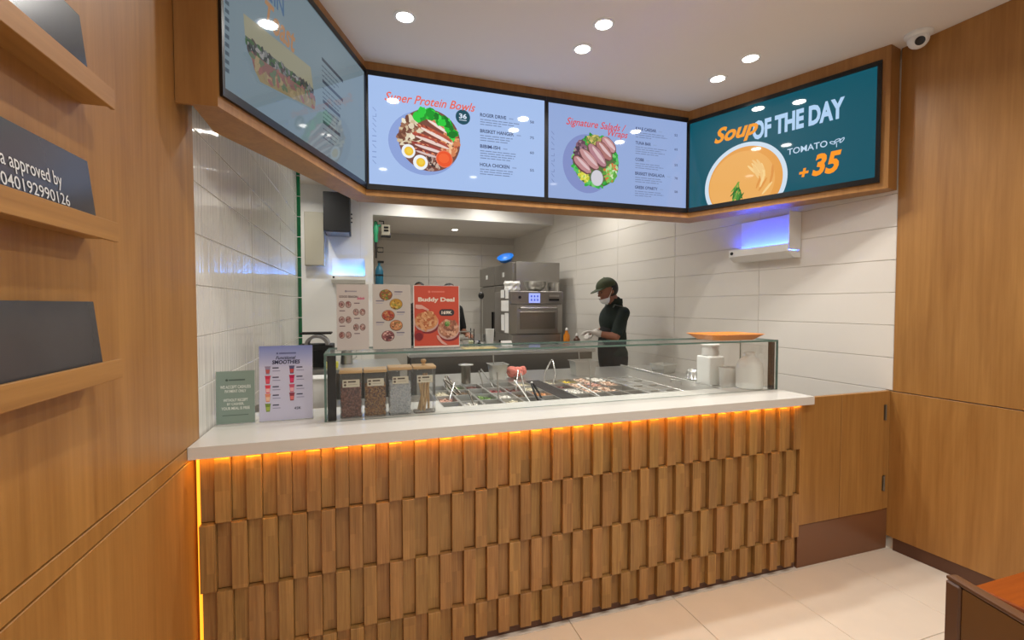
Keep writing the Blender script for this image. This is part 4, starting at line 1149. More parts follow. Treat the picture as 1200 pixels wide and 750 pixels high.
MB().box(0.004, ow - 0.004, 0.006, 0.0285, oh - 0.142, oh - 0.004).build('control_panel', STEEL_FRIDGE, t, bevel=0.004, bseg=1)
sc_ = MB().box(0.215, 0.345, 0.001, 0.0055, oh - 0.130, oh - 0.025).build('touch_screen', LCD, t)
for k in range(3):
    for j in range(2): MB().box(0.235 + k * 0.036, 0.252 + k * 0.036, -0.0008, 0.0005, oh - 0.108 + j * 0.040, oh - 0.088 + j * 0.040).build('icon', plain('lcd_icon', (70, 90, 190), 0.3, emit=0.5) if 'lcd_icon' not in MATS else MATS['lcd_icon'], sc_)
MB().lathe([(0.016, 0), (0.016, 0.006)], 16).xform(Matrix.Translation((0.11, 0.0055, oh - 0.07)) @ Matrix.Rotation(math.pi / 2, 4, 'X')).build('knob', BLACK, t, smooth=40)
for k in range(2): MB().box(ow - 0.17, ow - 0.05, 0.002, 0.0055, oh - 0.062 - k * 0.045, oh - 0.040 - k * 0.045).build('vent_slot', STEEL if k == 0 else BLACK, t)
# notices stuck on the oven's left side
for (y0, y1, z0, z1) in ((0.06, 0.20, 0.10, 0.32), (0.22, 0.34, 0.12, 0.30), (0.06, 0.34, 0.34, 0.46), (0.06, 0.18, 0.48, 0.60), (0.22, 0.36, 0.49, 0.58)):
    MB().box(-0.0012, -0.0003, y0, y1, b0 + z0, b0 + z1).build('paper_notice', PAPER, t)
OT = 1.0105 + oh
# things on the oven
pb = on_y(601, 335, 4.95)
t = thing('paper_bag', 'crumpled white plastic bag on the left of the oven top', 'bag', (pb.x, 4.98, OT + 0.0005))
mb = MB(); r_ = random.Random(9)
mb.lathe([(0.075, 0), (0.088, 0.02), (0.084, 0.06), (0.092, 0.09), (0.080, 0.118), (0.05, 0.112)], 18)
for i_ in range(len(mb.v)):
    x, y, z = mb.v[i_]; mb.v[i_] = (x * (1 + r_.uniform(-0.10, 0.10)), y * (1 + r_.uniform(-0.10, 0.10)), z * (1 + r_.uniform(-0.05, 0.05)) if z > 0.01 else z)
mb.build('bag_body', WHITE, t)
pb = on_y(627, 335, 4.92)
t = thing('mixing_bowl', 'wide shiny steel mixing bowl in the middle of the oven top', 'bowl', (pb.x, 4.92, OT + 0.0005))
MB().lathe([(0.05, 0), (0.09, 0.02), (0.118, 0.06), (0.130, 0.112), (0.136, 0.114), (0.128, 0.116), (0.112, 0.062), (0.085, 0.026), (0.02, 0.010)], 36).build('bowl_shell', STEEL, t, smooth=60)
pb = on_y(648, 335, 4.92)
t = thing('steel_insert', 'round steel insert pot at the right of the oven top', 'pot', (pb.x + 0.01, 4.95, OT + 0.0005))
MB().lathe([(0.062, 0), (0.064, 0.003), (0.066, 0.100), (0.076, 0.102), (0.076, 0.108), (0.062, 0.108), (0.060, 0.006)], 28).build('pot_body', STEEL, t, smooth=40)

# upright fridge against the right wall
fa = on_y(602, 306, 5.55)
t = thing('upright_fridge', 'tall two-door stainless fridge against the tiled right wall', 'fridge', (fa.x, fa.y, 0), PHI)
FZ = fa.z; FW, FD = 0.66, 1.32
MB().box(0.03, FW, 0, FD, 0.12, FZ).build('cabinet', STEEL_FRIDGE, t, bevel=0.006, smooth=40)
for j in range(2):
    y0 = 0.012 + j * (FD / 2)
    for (z0, z1) in ((0.16, FZ - 0.30), (FZ - 0.285, FZ - 0.015)):
        dd = MB().box(-0.012, 0.0285, y0, y0 + FD / 2 - 0.024, z0, z1).build('door', STEEL_FRIDGE, t, bevel=0.004, bseg=1)
        if z1 < FZ - 0.2: MB().box(-0.040, -0.0125, y0 + (FD / 2 - 0.08 if j == 0 else 0.03), y0 + (FD / 2 - 0.06 if j == 0 else 0.05), 1.0, 1.35).build('handle', BLACK, dd)
        else: MB().box(-0.022, -0.0125, y0 + 0.28, y0 + 0.33, z0 + 0.10, z0 + 0.16).build('badge', WHITE, dd)
for (x, y) in ((0.08, 0.06), (FW - 0.06, 0.06), (0.08, FD - 0.06), (FW - 0.06, FD - 0.06)): MB().lathe([(0.02, 0), (0.02, 0.119)], 12, c=(x, y, 0)).build('foot', BLACK, t, smooth=40)
bp_ = on_y(590, 307, 5.95)
t = thing('blue_bowl', 'blue plastic bowl tipped on its side on top of the fridge', 'bowl', (on_y(591, 307, 5.90).x + 0.02, 5.90, FZ + 0.062))
Rm = Matrix.Rotation(math.radians(-22), 4, 'Y') @ Matrix.Rotation(math.radians(24), 4, 'X')
MB().lathe([(0.05, -0.03), (0.085, -0.02), (0.110, 0.03), (0.114, 0.03), (0.108, 0.034), (0.08, -0.012), (0.03, -0.02)], 32).xform(Rm).build('bowl_shell', BLUE_P, t, smooth=60)

# small goods on the two tables
def base_at(px, Y, z): 
    p = on_y(px, 395, Y); return (p.x, Y, z + 0.0005)
t = thing('paper_cup', 'tall white paper cup left of the oven', 'cup', base_at(574, 4.72, 1.010))
MB().lathe([(0.034, 0), (0.036, 0.002), (0.046, 0.175), (0.049, 0.178), (0.049, 0.184), (0.043, 0.184), (0.032, 0.006)], 24).build('cup_body', WHITE, t, smooth=40)
t = thing('clear_box', 'clear plastic box of small packets left of the paper cup', 'box', base_at(561, 4.72, 1.010))
MB().box(-0.06, 0.06, -0.05, 0.05, 0, 0.13).build('shell', ACRYLIC, t, bevel=0.004, bseg=1)
r_ = random.Random(21)
for k in range(8):
    mb = MB().box(-0.018, 0.018, -0.012, 0.012, 0, 0.016); mb.xform(Matrix.Translation((-0.032 + 0.032 * (k % 3) * 1.0, -0.02 + 0.03 * (k % 2), 0.006 + 0.02 * (k // 3))) @ Matrix.Rotation(r_.uniform(-0.4, 0.4), 4, 'Z'))
    mb.build('packet', [PAPER, BLACK, WHITE][k % 3], t)
t = thing('wire_rack', 'low dark rack of boxes behind the orange flyer', 'rack', base_at(543, 4.74, 1.010))
for z in (0.0, 0.075, 0.155): MB().box(-0.13, 0.10, -0.08, 0.08, z, z + 0.006).build('rack_shelf', STEEL_D, t)
for x in (-0.128, 0.092):
    for y in (-0.078, 0.070): MB().box(x, x + 0.008, y, y + 0.008, 0.0062, 0.19).build('rack_post', MATTE_BLACK, t)
for i_, (px, z, m_, lab) in enumerate(((536, 0.0065, PAPER, 'white carton on the lowest shelf of the dark rack'), (536, 0.0815, WHITE, 'pale carton on the middle shelf of the dark rack'))):
    p = base_at(px, 4.74, 1.010 + z)
    b_ = MB().box(-0.055, 0.055, -0.06, 0.06, 0, 0.055).build('carton', m_, None, bevel=0.002, bseg=1); b_.location = p; tag(b_, lab, 'carton', 'cartons in the rack')
p = base_at(549, 4.66, 1.010)
for k in range(2):
    b_ = MB().lathe([(0.022, 0), (0.027, 0.01), (0.027, 0.030), (0.020, 0.036)], 18).build('small_jar', plain('pale_green_jar', (190, 196, 160), 0.4) if 'pale_green_jar' not in MATS else MATS['pale_green_jar'], None, smooth=40)
    b_.location = (p[0] + 0.012, 4.60, 1.0105 + k * 0.037); tag(b_, '%s of two small pale jars stacked before the rack' % ('lower' if k == 0 else 'upper'), 'jar', 'stacked pale jars')
t = tag(MB().box(-0.16, 0.16, -0.11, 0.11, 0, 0.012).build('cutting_board', plain('yellow_board', (214, 190, 120), 0.5), None, bevel=0.003, bseg=1), 'pale yellow cutting board lying on the prep table', 'cutting board')
t.location = base_at(562, 4.20, TZ)
t = tag(MB().box(-0.055, 0.055, -0.004, 0.004, 0, 0.07).xform(Matrix.Rotation(math.radians(-40), 4, 'X') @ Matrix.Shear('XY', 4, (0.0, 0.0))).build('note_card', PAPER, None), 'white note card propped before the oven', 'card')
t.location = (base_at(591, 4.40, TZ)[0], 4.30, TZ + 0.004)
# sauce bottles right of the oven
for i_, (px, h_, m_, lab) in enumerate(((664, 0.16, ORANGE_S, 'orange sauce bottle right of the oven'), (676, 0.10, DARKBROWN, 'short dark brown sauce jar right of the orange bottle'))):
    t = thing('sauce_bottle', lab, 'bottle', base_at(px, 4.60 if i_ == 0 else 4.55, 1.010), 0, 'sauce bottles by the oven')
    MB().lathe([(0.032, 0), (0.036, 0.004), (0.036, h_ * 0.65), (0.016, h_ * 0.85), (0.014, h_)], 20).build('body', m_, t, smooth=40)
    MB().lathe([(0.016, h_ + 0.0005), (0.016, h_ + 0.016), (0.005, h_ + 0.030)], 16).build('cap', WHITE, t, smooth=40)
# ladle hanging rod left of the fridge
p = on_y(563, 370, 5.30)
t = thing('standing_ladle', 'black headed ladle standing upright left of the fridge', 'ladle', (p.x, 5.20, 1.0105))
MB().tube([(0, 0, 0.012), (0, 0, 0.52)], 0.005, 8).build('rod', STEEL, t, smooth=50); MB().ell((-0.015, 0, 0.55), (0.035, 0.030, 0.042), 16, 10).build('head', BLACK, t, smooth=60)
MB().lathe([(0.05, 0), (0.05, 0.008), (0.01, 0.014)], 20).build('stand_base', STEEL_D, t, smooth=40)

# left rear: boxes, insect lamp, pipe work
def wall_box(name, label, cat, px0, py0, px1, py1, Y, depth, mat, bevel=0.004):
    a_, b_ = on_y(px0, py1, Y - depth), on_y(px1, py0, Y - depth)
    t = thing(name, label, cat, (a_.x, Y - depth, a_.z))
    MB().box(0, b_.x - a_.x, 0, depth - 0.001, 0, b_.z - a_.z).build('housing', mat, t, bevel=bevel, bseg=1)
    return t, b_.x - a_.x, b_.z - a_.z
t, w, h = wall_box('wall_cabinet', 'slim beige metal box high on the rear white wall', 'box', 357, 249, 379.5, 311, 6.14, 0.10, BEIGE)
MB().box(0.008, w - 0.008, -0.006, -0.0005, 0.008, h - 0.008).build('door', BEIGE, t, bevel=0.002, bseg=1)
t, w, h = wall_box('black_hood', 'black box hood under the soffit on the rear wall', 'hood', 379, 226, 410, 270, 6.14, 0.42, MATTE_BLACK)
MB().box(0.02, w - 0.02, 0.02, 0.39, -0.010, -0.0005).build('filter', STEEL_D, t)
p = on_y(412, 254, 6.139)
for k in range(3):
    MB().lathe([(0.011, 0), (0.009, 0.006)], 12).xform(Matrix.Translation((p.x, 6.139, p.z - 0.07 + k * 0.05)) @ Matrix.Rotation(math.pi / 2, 4, 'X')).build('port_plug', BLACK, wb, smooth=40)

def insect_lamp(label, M, L_, tube):
    """wall shelf housing with an ultraviolet tube behind its front lip"""
    t = thing('insect_lamp', label, 'insect lamp', mat=M, group='ultraviolet insect lamps')
    mb = MB(); prof = [(0.0, 0.006), (0.0, -0.045), (0.075, -0.045), (0.130, -0.004), (0.130, 0.048), (0.125, 0.048), (0.123, 0.004), (0.07, 0.0)]
    n = len(prof)
    vs = [(0, -d_, z) for d_, z in prof] + [(L_, -d_, z) for d_, z in prof]
    fs = [tuple(range(n)), tuple(reversed(range(n, 2 * n)))] + [(i, (i + 1) % n, n + (i + 1) % n, n + i) for i in range(n)]
    mb._add(vs, fs); mb.build('tray', WHITE, t)
    MB().box(0, 0.006, -0.120, -0.001, 0.0065, 0.045).build('end_cap', WHITE, t); MB().box(L_ - 0.005, L_, -0.120, -0.001, 0.0065, 0.27).build('side_plate', WHITE, t)
    MB().box(0.007, L_ - 0.0055, -0.006, -0.001, 0.0065, 0.27).build('back_plate', WHITE, t)
    MB().tube([(0.02, -0.045, 0.022), (L_ - 0.02, -0.045, 0.022)], 0.010, 12).build('uv_tube', tube, t, smooth=60)
    MB().lathe([(0.012, 0), (0.012, 0.006)], 14).xform(Matrix.Translation((0.03, -0.1305, 0.022)) @ Matrix.Rotation(math.pi / 2, 4, 'X')).build('switch', BLACK, t, smooth=40)
p0 = on_y(388, 327, 6.03); p1 = on_y(428, 327, 6.03)
insect_lamp('white insect lamp glowing sky blue on the rear wall', Matrix.Translation((p0.x, 6.138, p0.z)), p1.x - p0.x, UV2)
# on the right tiled wall (its normal points to -x of the wall frame)
def right_wall_pt(px, py, off=0.0):
    n_ = Vector((math.cos(PHI), math.sin(PHI), 0)); r = ray(px, py)
    return CAM + r * ((n_.dot(RC - CAM) - off) / n_.dot(r))
q0 = right_wall_pt(857, 297, 0.10); q1 = right_wall_pt(938, 297, 0.0)
ly0 = (q0 - RC).dot(Vector((-math.sin(PHI), math.cos(PHI), 0))); ly1 = (q1 - RC).dot(Vector((-math.sin(PHI), math.cos(PHI), 0)))
Rw = Matrix.Translation(RC) @ Matrix.Rotation(PHI, 4, 'Z')
Ml = Rw @ Matrix.Translation((0.004, ly0, 1.828)) @ Matrix.Rotation(-math.pi / 2, 4, 'Z')
insect_lamp('white insect lamp glowing deep blue on the right tiled wall', Ml, abs(ly0 - ly1), UV)

# gas pipe, meter and tank at the kitchen opening
p = on_y(441, 270, 6.30)
t = thing('gas_pipe', 'green painted pipe with a valve at the kitchen opening', 'pipe', (0.165, 6.31, 0))
MB().tube([(0, 0, on_y(442, 308, 6.31).z + 0.06), (0, 0, 2.55)], 0.012, 10).build('riser', DARK_PANEL, t, smooth=50)
z1 = on_y(441, 260, 6.31).z; z2 = on_y(441, 284, 6.31).z
MB().lathe([(0.016, z2), (0.026, z2 + 0.02), (0.024, z2 + 0.10), (0.034, z2 + 0.13), (0.034, z2 + 0.20), (0.024, z2 + 0.22), (0.022, z1)], 18).build('valve_body', GREEN_P, t, smooth=40)
MB().tube([(0, 0, z1 - 0.05), (0.06, -0.02, z1 - 0.05)], 0.016, 10).build('side_branch', GREEN_P, t, smooth=50)
z3 = on_y(444, 293, 6.31).z
hp = MB(); 
for k in range(12): pass
hp.tube([(0.02, -0.02, z3 - 0.03), (0.09, -0.02, z3 - 0.03), (0.09, -0.02, z3 + 0.03), (0.02, -0.02, z3 + 0.03), (0.02, -0.02, z3 - 0.03)], 0.008, 8).build('valve_handle', BLACK, t, smooth=50)
gz = on_y(449, 269, 6.31).z
t = thing('gas_meter', 'pale grey meter box beside the green pipe', 'meter', (0.235, 6.27, gz - 0.08))
MB().box(0, 0.11, 0, 0.09, 0, 0.14).build('case', BEIGE, t, bevel=0.004, bseg=1); MB().box(0.03, 0.09, -0.004, -0.0005, 0.05, 0.075).build('dial', BLACK, t); MB().box(0.03, 0.09, -0.004, -0.0005, 0.09, 0.115).build('dial', BLACK, t)
MB().box(-0.01, 0.12, -0.005, 0.10, -0.018, -0.0005).build('bracket', MATTE_BLACK, t)
MB().tube([(0.03, 0.05, 0.1405), (0.03, 0.05, 0.19), (-0.03, 0.05, 0.19)], 0.008, 8).build('hose', DARK_PANEL, t, smooth=50)
tz1 = on_y(442, 308, 6.31).z; 
t = thing('suppression_tank', 'dark teal cylinder tank mounted below the green pipe', 'tank', (0.205, 6.36, tz1 - 0.50))
MB().lathe([(0.04, 0), (0.052, 0.02), (0.052, 0.40), (0.035, 0.45), (0.016, 0.47), (0.016, 0.50)], 24).build('cylinder', TEAL_P, t, smooth=40)
MB().lathe([(0.055, 0.33), (0.055, 0.35)], 24).build('strap', BLACK, t, smooth=40); MB().box(-0.02, 0.06, -0.02, 0.02, 0.501, 0.53).build('valve', BLACK, t, bevel=0.004, bseg=1)

# left staff counter with the black machine
table('side_table', 'stainless side table by the end of the left tiled wall', -0.56, 0.28, 3.55, 4.15, 0.98)
p = on_y(372, 400, 3.8)
t = thing('blender_machine', 'black countertop machine with a grey arched cover', 'machine', (p.x, 3.83, 0.9805))
MB().box(-0.135, 0.115, -0.10, 0.14, 0, 0.165).build('body', MATTE_BLACK, t, bevel=0.012, smooth=40)
arch = MB(); n = 12; vs = []; ro, ri = 0.085, 0.062
for y in (-0.105, 0.06):
    for k in range(n + 1):
        an = math.pi * k / n; vs.append((ro * math.cos(an), y, 0.166 + 0.075 * math.sin(an)))
    for k in range(n + 1):
        an = math.pi * (n - k) / n; vs.append((ri * math.cos(an), y, 0.166 + 0.055 * math.sin(an)))
m_ = 2 * (n + 1); fs = [tuple(range(m_)), tuple(reversed(range(m_, 2 * m_)))] + [(i, (i + 1) % m_, m_ + (i + 1) % m_, m_ + i) for i in range(m_)]
arch._add(vs, fs); arch.build('arched_cover', plain('grey_plastic', (140, 138, 138), 0.4), t, smooth=40)
MB().box(-0.125, 0.10, -0.02, 0.13, 0.242, 0.256).build('top_plate', DARK_PANEL, t, bevel=0.003, bseg=1)
MB().box(-0.045, 0.045, -0.108, -0.1005, 0.03, 0.13).build('front_window', BLACK, t, bevel=0.002, bseg=1)
p = on_y(389, 405, 3.70)
t = tag(MB().box(-0.045, 0.045, -0.03, 0.03, 0, 0.045).build('sponge', plain('yellow_sponge', (206, 200, 70), 0.9, noise=0.2, scale=60), None, bevel=0.006, smooth=40), 'yellow sponge beside the black machine', 'sponge')
t.location = (p.x, 3.66, 0.9805)
p = on_y(384, 400, 3.78)
t = thing('steel_jug', 'small steel jug between the black machine and sponge', 'jug', (on_y(391, 395, 3.8).x + 0.09, 3.90, 0.9805))
MB().lathe([(0.045, 0), (0.048, 0.003), (0.040, 0.10), (0.044, 0.15), (0.040, 0.15), (0.036, 0.10), (0.04, 0.006)], 24).build('jug_body', STEEL, t, smooth=40)
MB().tube([(0.043, 0, 0.12), (0.075, 0, 0.11), (0.075, 0, 0.05), (0.045, 0, 0.03)], 0.005, 8).build('handle', STEEL, t, smooth=50)
# low white bin and dark cabinet glimpsed between flyer and glass
t = thing('under_cabinet', 'dark cabinet behind the left end of the worktop', 'cabinet', (-0.58, 2.40, 0.0))
MB().box(0, 0.92, 0, 0.5, 0.0005, 0.86).build('body', MATTE_BLACK, t); MB().box(0, 0.92, 0, 0.5, 0.8605, 0.885).build('cabinet_top', STEEL_D, t)
p = on_y(372, 440, 2.62)
t = thing('white_bin', 'white plastic bin standing on the dark cabinet', 'bin', (p.x - 0.02, 2.64, 0.8855))
MB().box(-0.075, 0.075, -0.06, 0.06, 0, 0.17).build('bin_body', WHITE, t, bevel=0.006, smooth=40); MB().box(-0.08, 0.08, -0.065, 0.065, 0.1705, 0.182).build('lid', WHITE, t, bevel=0.003, bseg=1)

# ================================================================== PEOPLE
def remeshed(name, mb, mat, parent, voxel=0.008, smooth_it=6):
    me0 = mb.mesh(name + '_raw', mat)
    o = bpy.data.objects.new(name + '_raw', me0); col.objects.link(o)
    r = o.modifiers.new('r', 'REMESH'); r.mode = 'VOXEL'; r.voxel_size = voxel; r.use_smooth_shade = True
    sm = o.modifiers.new('s', 'SMOOTH'); sm.factor = 0.5; sm.iterations = smooth_it
    dg = bpy.context.evaluated_depsgraph_get()
    me = bpy.data.meshes.new_from_object(o.evaluated_get(dg)); me.name = name
    bpy.data.objects.remove(o); bpy.data.meshes.remove(me0)
    me.materials.clear(); me.materials.append(mat)
    me.polygons.foreach_set('use_smooth', [True] * len(me.polygons))
    return link(name, me, parent)

def hand(mb, w, d_, palm_n, s_=1.0):
    """open relaxed hand: palm and five bent fingers from wrist w along d_"""
    d_ = Vector(d_).normalized(); n_ = Vector(palm_n).normalized(); side = d_.cross(n_).normalized()
    w = Vector(w)
    for k in range(4):
        o_ = (k - 1.5) * 0.020 * s_
        mb.cap2(w + side * o_ * 0.5, 0.015 * s_, w + d_ * 0.085 * s_ + side * o_, 0.0125 * s_)
        L_ = (0.072, 0.082, 0.078, 0.060)[k] * s_
        k0 = w + d_ * 0.085 * s_ + side * o_
        k1 = k0 + d_ * L_ * 0.5 + n_ * L_ * 0.18
        k2 = k1 + d_ * L_ * 0.30 + n_ * L_ * 0.36
        mb.cap2(k0, 0.0105 * s_, k1, 0.0095 * s_); mb.cap2(k1, 0.0095 * s_, k2, 0.008 * s_)
    t0 = w + d_ * 0.025 * s_ - side * 0.028 * s_; t1 = t0 + d_ * 0.035 * s_ - side * 0.022 * s_ + n_ * 0.012 * s_; t2 = t1 + d_ * 0.030 * s_ + n_ * 0.016 * s_
    mb.cap2(t0, 0.014 * s_, t1, 0.011 * s_); mb.cap2(t1, 0.011 * s_, t2, 0.009 * s_)

def person(label, base, rz, head_tilt, arms, shirt, cap=True, voxel=0.009, apron=True, mask=True, gloves=True, hgt=1.0):
    """standing figure facing local -X; its left side is local -Y; arms = ((shoulder, elbow, wrist), ...)"""
    t = thing('person', label, 'person', base, rz)
    t.scale = (hgt, hgt, hgt)
    V = Vector
    mb = MB()
    HC = V((-0.045 - 0.35 * math.sin(head_tilt) * 0.2, 0, 1.590)); ht = Euler((0, -head_tilt, 0))
    HR = ht.to_matrix()
    def hd(x, y, z): return HC + HR @ V((x, y, z))
    mb.ell(hd(0.004, 0, 0.018), (0.095, 0.075, 0.098), 24, 16, ht)
    mb.ell(hd(-0.028, 0, -0.052), (0.060, 0.055, 0.068), 20, 14, ht)
    mb.cap2(hd(-0.088, 0, 0.005), 0.011, hd(-0.104, 0, -0.024), 0.013)       # nose
    mb.ell(hd(-0.078, 0, -0.062), (0.016, 0.026, 0.010), 12, 8, ht)           # lips
    for s_ in (-1, 1): mb.ell(hd(0.012, s_ * 0.076, -0.010), (0.018, 0.009, 0.030), 12, 8, ht)
    mb.cap2(hd(0.020, 0, -0.05), 0.055, (0.030, 0, 1.44), 0.062)
    mb.cap2((0.0, 0, 1.33), 0.11, (0.0, 0, 1.05), 0.105)
    mb.ell((0.0, 0, 1.30), (0.113, 0.158, 0.15), 20, 14); mb.ell((0.005, 0, 1.10), (0.105, 0.150, 0.16), 20, 14); mb.ell((0.01, 0, 0.95), (0.115, 0.165, 0.12), 20, 14)
    for s_ in (-1, 1):
        mb.cap2((0.01, s_ * 0.085, 0.92), 0.085, (0.0, s_ * 0.10, 0.50), 0.058); mb.cap2((0.0, s_ * 0.10, 0.50), 0.056, (0.03, s_ * 0.10, 0.09), 0.038)
        mb.cap2((0.03, s_ * 0.10, 0.045), 0.042, (-0.13, s_ * 0.11, 0.032), 0.030)
    for (S_, E_, W_) in arms:
        S_, E_, W_ = V(S_), V(E_), V(W_)
        mb.cap2(S_, 0.056, E_, 0.042); mb.cap2(E_, 0.042, W_, 0.027)
        hand(mb, W_, (W_ - E_), (0, 0, -1) if abs((W_ - E_).normalized().z) < 0.8 else (-1, 0, 0))
    remeshed('body', mb, SKIN, t, voxel, 3)
    # eyes
    for s_ in (-1, 1): MB().ell(hd(-0.083, s_ * 0.032, 0.004), (0.008, 0.011, 0.006), 10, 8, ht).build('eye', HAIR, t, smooth=80)
    # shirt
    mb = MB()
    mb.ell((0.0, 0, 1.30), (0.126, 0.172, 0.165), 20, 14); mb.ell((0.005, 0, 1.12), (0.118, 0.163, 0.20), 20, 14); mb.ell((0.01, 0, 0.97), (0.126, 0.176, 0.12), 20, 14)
    mb.cap2((0.030, 0, 1.44), 0.072, (0.022, 0, 1.475), 0.068)
    for (S_, E_, W_) in arms:
        S_, E_ = V(S_), V(E_); mb.cap2(S_, 0.060, S_ + (E_ - S_) * 0.80, 0.056)
    remeshed('shirt', mb, shirt, t, voxel + 0.001, 4)
    mb = MB()
    for s_ in (-1, 1):
        mb.cap2((0.01, s_ * 0.085, 0.92), 0.097, (0.0, s_ * 0.10, 0.50), 0.075); mb.cap2((0.0, s_ * 0.10, 0.50), 0.075, (0.03, s_ * 0.10, 0.10), 0.062)
    mb.ell((0.01, 0, 0.93), (0.128, 0.180, 0.11), 20, 14)
    remeshed('trousers', mb, APRON, t, voxel + 0.002, 3)
    for s_ in (-1, 1):
        m2 = MB(); m2.cap2((0.04, s_ * 0.10, 0.052), 0.052, (-0.14, s_ * 0.11, 0.040), 0.040)
        for i_, p in enumerate(m2.v): m2.v[i_] = (p[0], p[1], max(p[2], 0.001))
        m2.build('shoe', MATTE_BLACK, t, smooth=60)
    if apron:
        mb = MB(); mb.ell((-0.012, 0, 1.02), (0.132, 0.150, 0.36), 24, 16)
        for i_, p in enumerate(mb.v): mb.v[i_] = (min(p[0], -0.03), p[1], p[2])
        mb.build('apron', APRON, t, smooth=70)
        for s_ in (-1, 1): MB().tube([(-0.10, s_ * 0.07, 1.32), (-0.03, s_ * 0.085, 1.452), (0.06, s_ * 0.08, 1.432), (0.122, s_ * 0.05, 1.28), (0.125, 0.0, 1.08)], 0.008, 8).build('apron_strap', plain('apron_strap', (92, 98, 90), 0.8) if 'apron_strap' not in MATS else MATS['apron_strap'], t, smooth=60)
    # collar
    MB().lathe([(0.066, 1.452), (0.074, 1.470), (0.070, 1.512), (0.062, 1.510)], 24, c=(0.024, 0, 0), cap=False).build('collar', shirt, t, smooth=60)
    # hair
    mb = MB(); mb.ell(hd(0.022, 0, 0.020), (0.098, 0.085, 0.102), 22, 14, ht)
    keep = MB()
    for f_ in mb.f:
        c_ = sum((V(mb.v[i_]) for i_ in f_), V()) / len(f_); l_ = HR.inverted() @ (c_ - HC)
        if l_.x > 0.0 and l_.z > -0.055 or l_.z > 0.055: keep._add([mb.v[i_] for i_ in f_], [tuple(range(len(f_)))])
    remesh_h = keep.build('hair', HAIR, t, smooth=80)
    if cap:
        mb = MB(); n = 24; rings = 8
        prof = []
        vs = []; fs = []
        for i in range(rings + 1):
            th = math.pi / 2 * i / rings
            for k in range(n):
                an = 2 * math.pi * k / n
                vs.append(hd(0.002 + 0.108 * math.cos(th) * math.cos(an), 0.090 * math.cos(th) * math.sin(an), 0.040 + 0.092 * math.sin(th)))
        for i in range(rings):
            for k in range(n): fs.append((i * n + k, i * n + (k + 1) % n, (i + 1) * n + (k + 1) % n, (i + 1) * n + k))
        fs.append(tuple(reversed(range(n)))); mb._add(vs, fs)
        cp = mb.build('cap_crown', CAPC, t, smooth=60)
        pts = []; m2 = MB(); N_ = 12
        inner = [hd(0.002 - 0.106 * math.cos(a_), 0.089 * math.sin(a_), 0.044) for a_ in [math.radians(-62 + 124 * k / N_) for k in range(N_ + 1)]]
        outer = [hd(0.002 - 0.106 * math.cos(a_) - 0.075 * max(0, math.cos(a_ * 1.35)), 0.089 * math.sin(a_), 0.044 - 0.018 * math.cos(a_ * 1.35)) for a_ in [math.radians(-62 + 124 * k / N_) for k in range(N_ + 1)]]
        vs = inner + outer + [p - HR @ V((0, 0, 0.006)) for p in inner + outer]; fs = []; q_ = N_ + 1
        for k in range(N_): fs += [(k, k + 1, q_ + k + 1, q_ + k), (2 * q_ + k + 1, 2 * q_ + k, 3 * q_ + k, 3 * q_ + k + 1), (q_ + k, q_ + k + 1, 3 * q_ + k + 1, 3 * q_ + k)]
        m2._add(vs, fs); m2.build('brim', CAPC, cp, smooth=50)
        MB().ell(hd(0.002, 0, 0.133), (0.008, 0.008, 0.005), 10, 6, ht).build('button', CAPC, cp, smooth=60)
    if mask:
        mb = MB(); mb.ell(hd(-0.045, 0, -0.060), (0.062, 0.064, 0.062), 20, 14, ht)
        keep = MB()
        for f_ in mb.f:
            c_ = sum((V(mb.v[i_]) for i_ in f_), V()) / len(f_); l_ = HR.inverted() @ (c_ - HC)
            if l_.x < -0.028 and l_.z < -0.058: keep._add([mb.v[i_] for i_ in f_], [tuple(range(len(f_)))])
        mk = keep.build('face_mask', WHITE, t, smooth=80)
        for s_ in (-1, 1): MB().tube([hd(-0.036, s_ * 0.060, -0.062), hd(-0.008, s_ * 0.079, -0.02), hd(0.014, s_ * 0.086, 0.022)], 0.0025, 6).build('ear_loop', WHITE, mk, smooth=60)
    if gloves:
        for (S_, E_, W_) in arms:
            S_, E_, W_ = V(S_), V(E_), V(W_); mb = MB(); d_ = (W_ - E_).normalized()
            mb.cap2(W_ - d_ * 0.005, 0.034, W_ + d_ * 0.01, 0.033); hand(mb, W_, d_, (0, 0, -1), 1.14)
            remeshed('glove', mb, GLOVE, t, 0.006, 2)
    return t

# worker at the prep table, side-on, left side to us
bx = 2.345
def rel(px, py, Y):
    p = on_y(px, py, Y); return (p.x - bx, p.y - 4.0, p.z)
person('worker in olive cap, face mask and dark green shirt bending over the prep table', (bx, 4.0, 0), 0.0, 0.30,
       (((0.03, -0.150, 1.375), rel(721, 395, 3.80), rel(702, 391, 3.88)), ((0.03, 0.150, 1.375), rel(712, 386, 4.20), rel(699, 389, 4.10))), SHIRT, hgt=1.0)
t = thing('prep_tub', 'small steel tub under the gloved hands of the worker', 'tub', (2.02, 4.10, TZ + 0.0005))
MB().box(-0.06, 0.06, -0.045, 0.045, 0, 0.05).build('tub_body', STEEL, t, bevel=0.006, bseg=1)
MB().box(-0.066, 0.066, -0.051, 0.051, 0.0505, 0.054).build('tub_rim', STEEL, t)
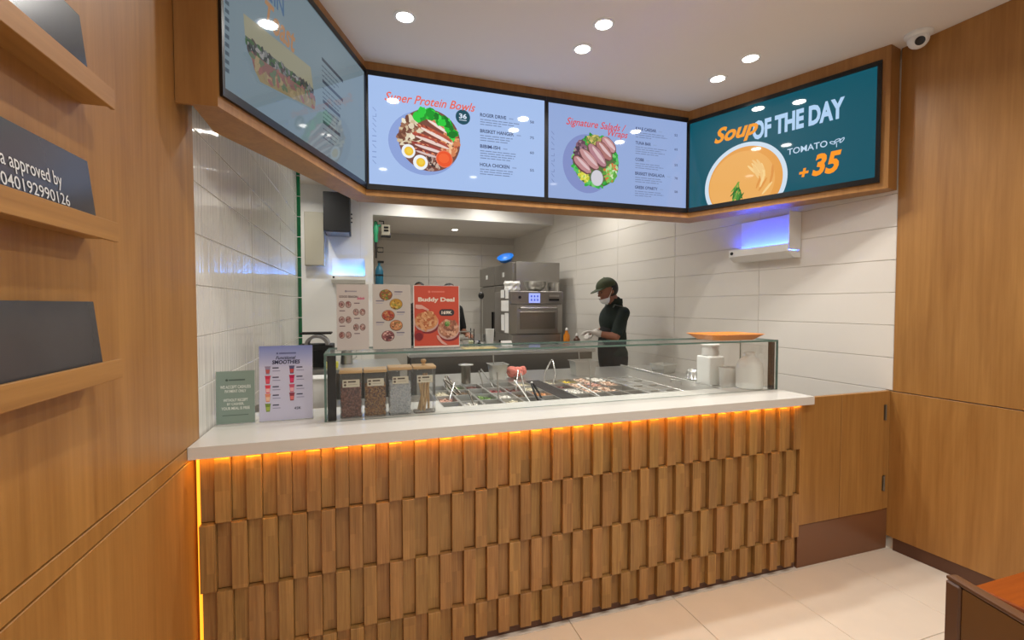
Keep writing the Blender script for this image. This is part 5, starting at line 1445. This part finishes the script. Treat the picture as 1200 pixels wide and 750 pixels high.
# two colleagues mostly hidden behind the flyers
for (px, Y, rz, hg, lab) in ((524, 5.75, 1.9, 1.005, 'person in black mostly hidden behind the orange Buddy Deal flyer'), (492, 6.65, 1.3, 1.035, 'person in black hidden behind the flyers, only dark hair showing')):
    p = on_y(px, 340, Y)
    person(lab, (p.x, Y, 0), rz, 0.25, (((0.02, -0.175, 1.385), (0.02, -0.24, 1.10), (-0.20, -0.18, 1.08)), ((0.02, 0.175, 1.385), (0.02, 0.24, 1.10), (-0.20, 0.18, 1.08))), APRON, cap=False, voxel=0.014, apron=False, mask=False, gloves=False, hgt=hg)

# ================================================================== CUSTOMER TABLE AND CHAIR
t = thing('cafe_table', 'reddish brown cafe table at the lower right corner of the photo', 'table', (0, 0, 0))
MB().box(1.442, 2.10, 0.06, 0.712, 0.722, 0.750).build('table_top', TABLE_WOOD, t, bevel=0.003, bseg=1)
MB().lathe([(0.03, 0.02), (0.03, 0.721)], 20, c=(1.77, 0.386, 0)).build('column', MATTE_BLACK, t, smooth=40)
MB().lathe([(0.23, 0.0005), (0.23, 0.010), (0.04, 0.0195)], 32, c=(1.77, 0.386, 0)).build('base', MATTE_BLACK, t, smooth=30)
ca, cb = on_z(1107, 673, 0.852), on_z(1200, 728, 0.852)
CHR = math.atan2((ca - cb).y, (ca - cb).x) - math.pi / 2
CHC = ca + (cb - ca).normalized() * 0.205
t = thing('dining_chair', 'brown leather backed chair with its back to us at the cafe table', 'chair', (CHC.x, CHC.y, 0), CHR)
cw = 0.205
MB().box(0.02, 0.42, -cw + 0.01, cw - 0.01, 0.43, 0.475).build('seat', LEATHER, t, bevel=0.012, smooth=40)
MB().box(0.002, 0.026, -cw + 0.034, cw - 0.034, 0.50, 0.842).build('backrest', LEATHER, t, bevel=0.006, smooth=40)
MB().box(0.002, 0.028, -cw, cw, 0.843, 0.852).build('top_rail', CHAIRFRAME, t, bevel=0.004, smooth=40)
for s_ in (-1, 1):
    MB().box(0.0, 0.032, s_ * cw - (0.033 if s_ > 0 else 0), s_ * cw + (0 if s_ > 0 else 0.033), 0.0005, 0.8425).build('leg', CHAIRFRAME, t, bevel=0.004, bseg=1)
    MB().box(0.385, 0.418, s_ * (cw - 0.02) - 0.016, s_ * (cw - 0.02) + 0.016, 0.0005, 0.4295).build('leg', CHAIRFRAME, t, bevel=0.004, bseg=1)
    MB().box(0.033, 0.384, s_ * (cw - 0.02) - 0.010, s_ * (cw - 0.02) + 0.010, 0.375, 0.4295).build('side_rail', CHAIRFRAME, t)
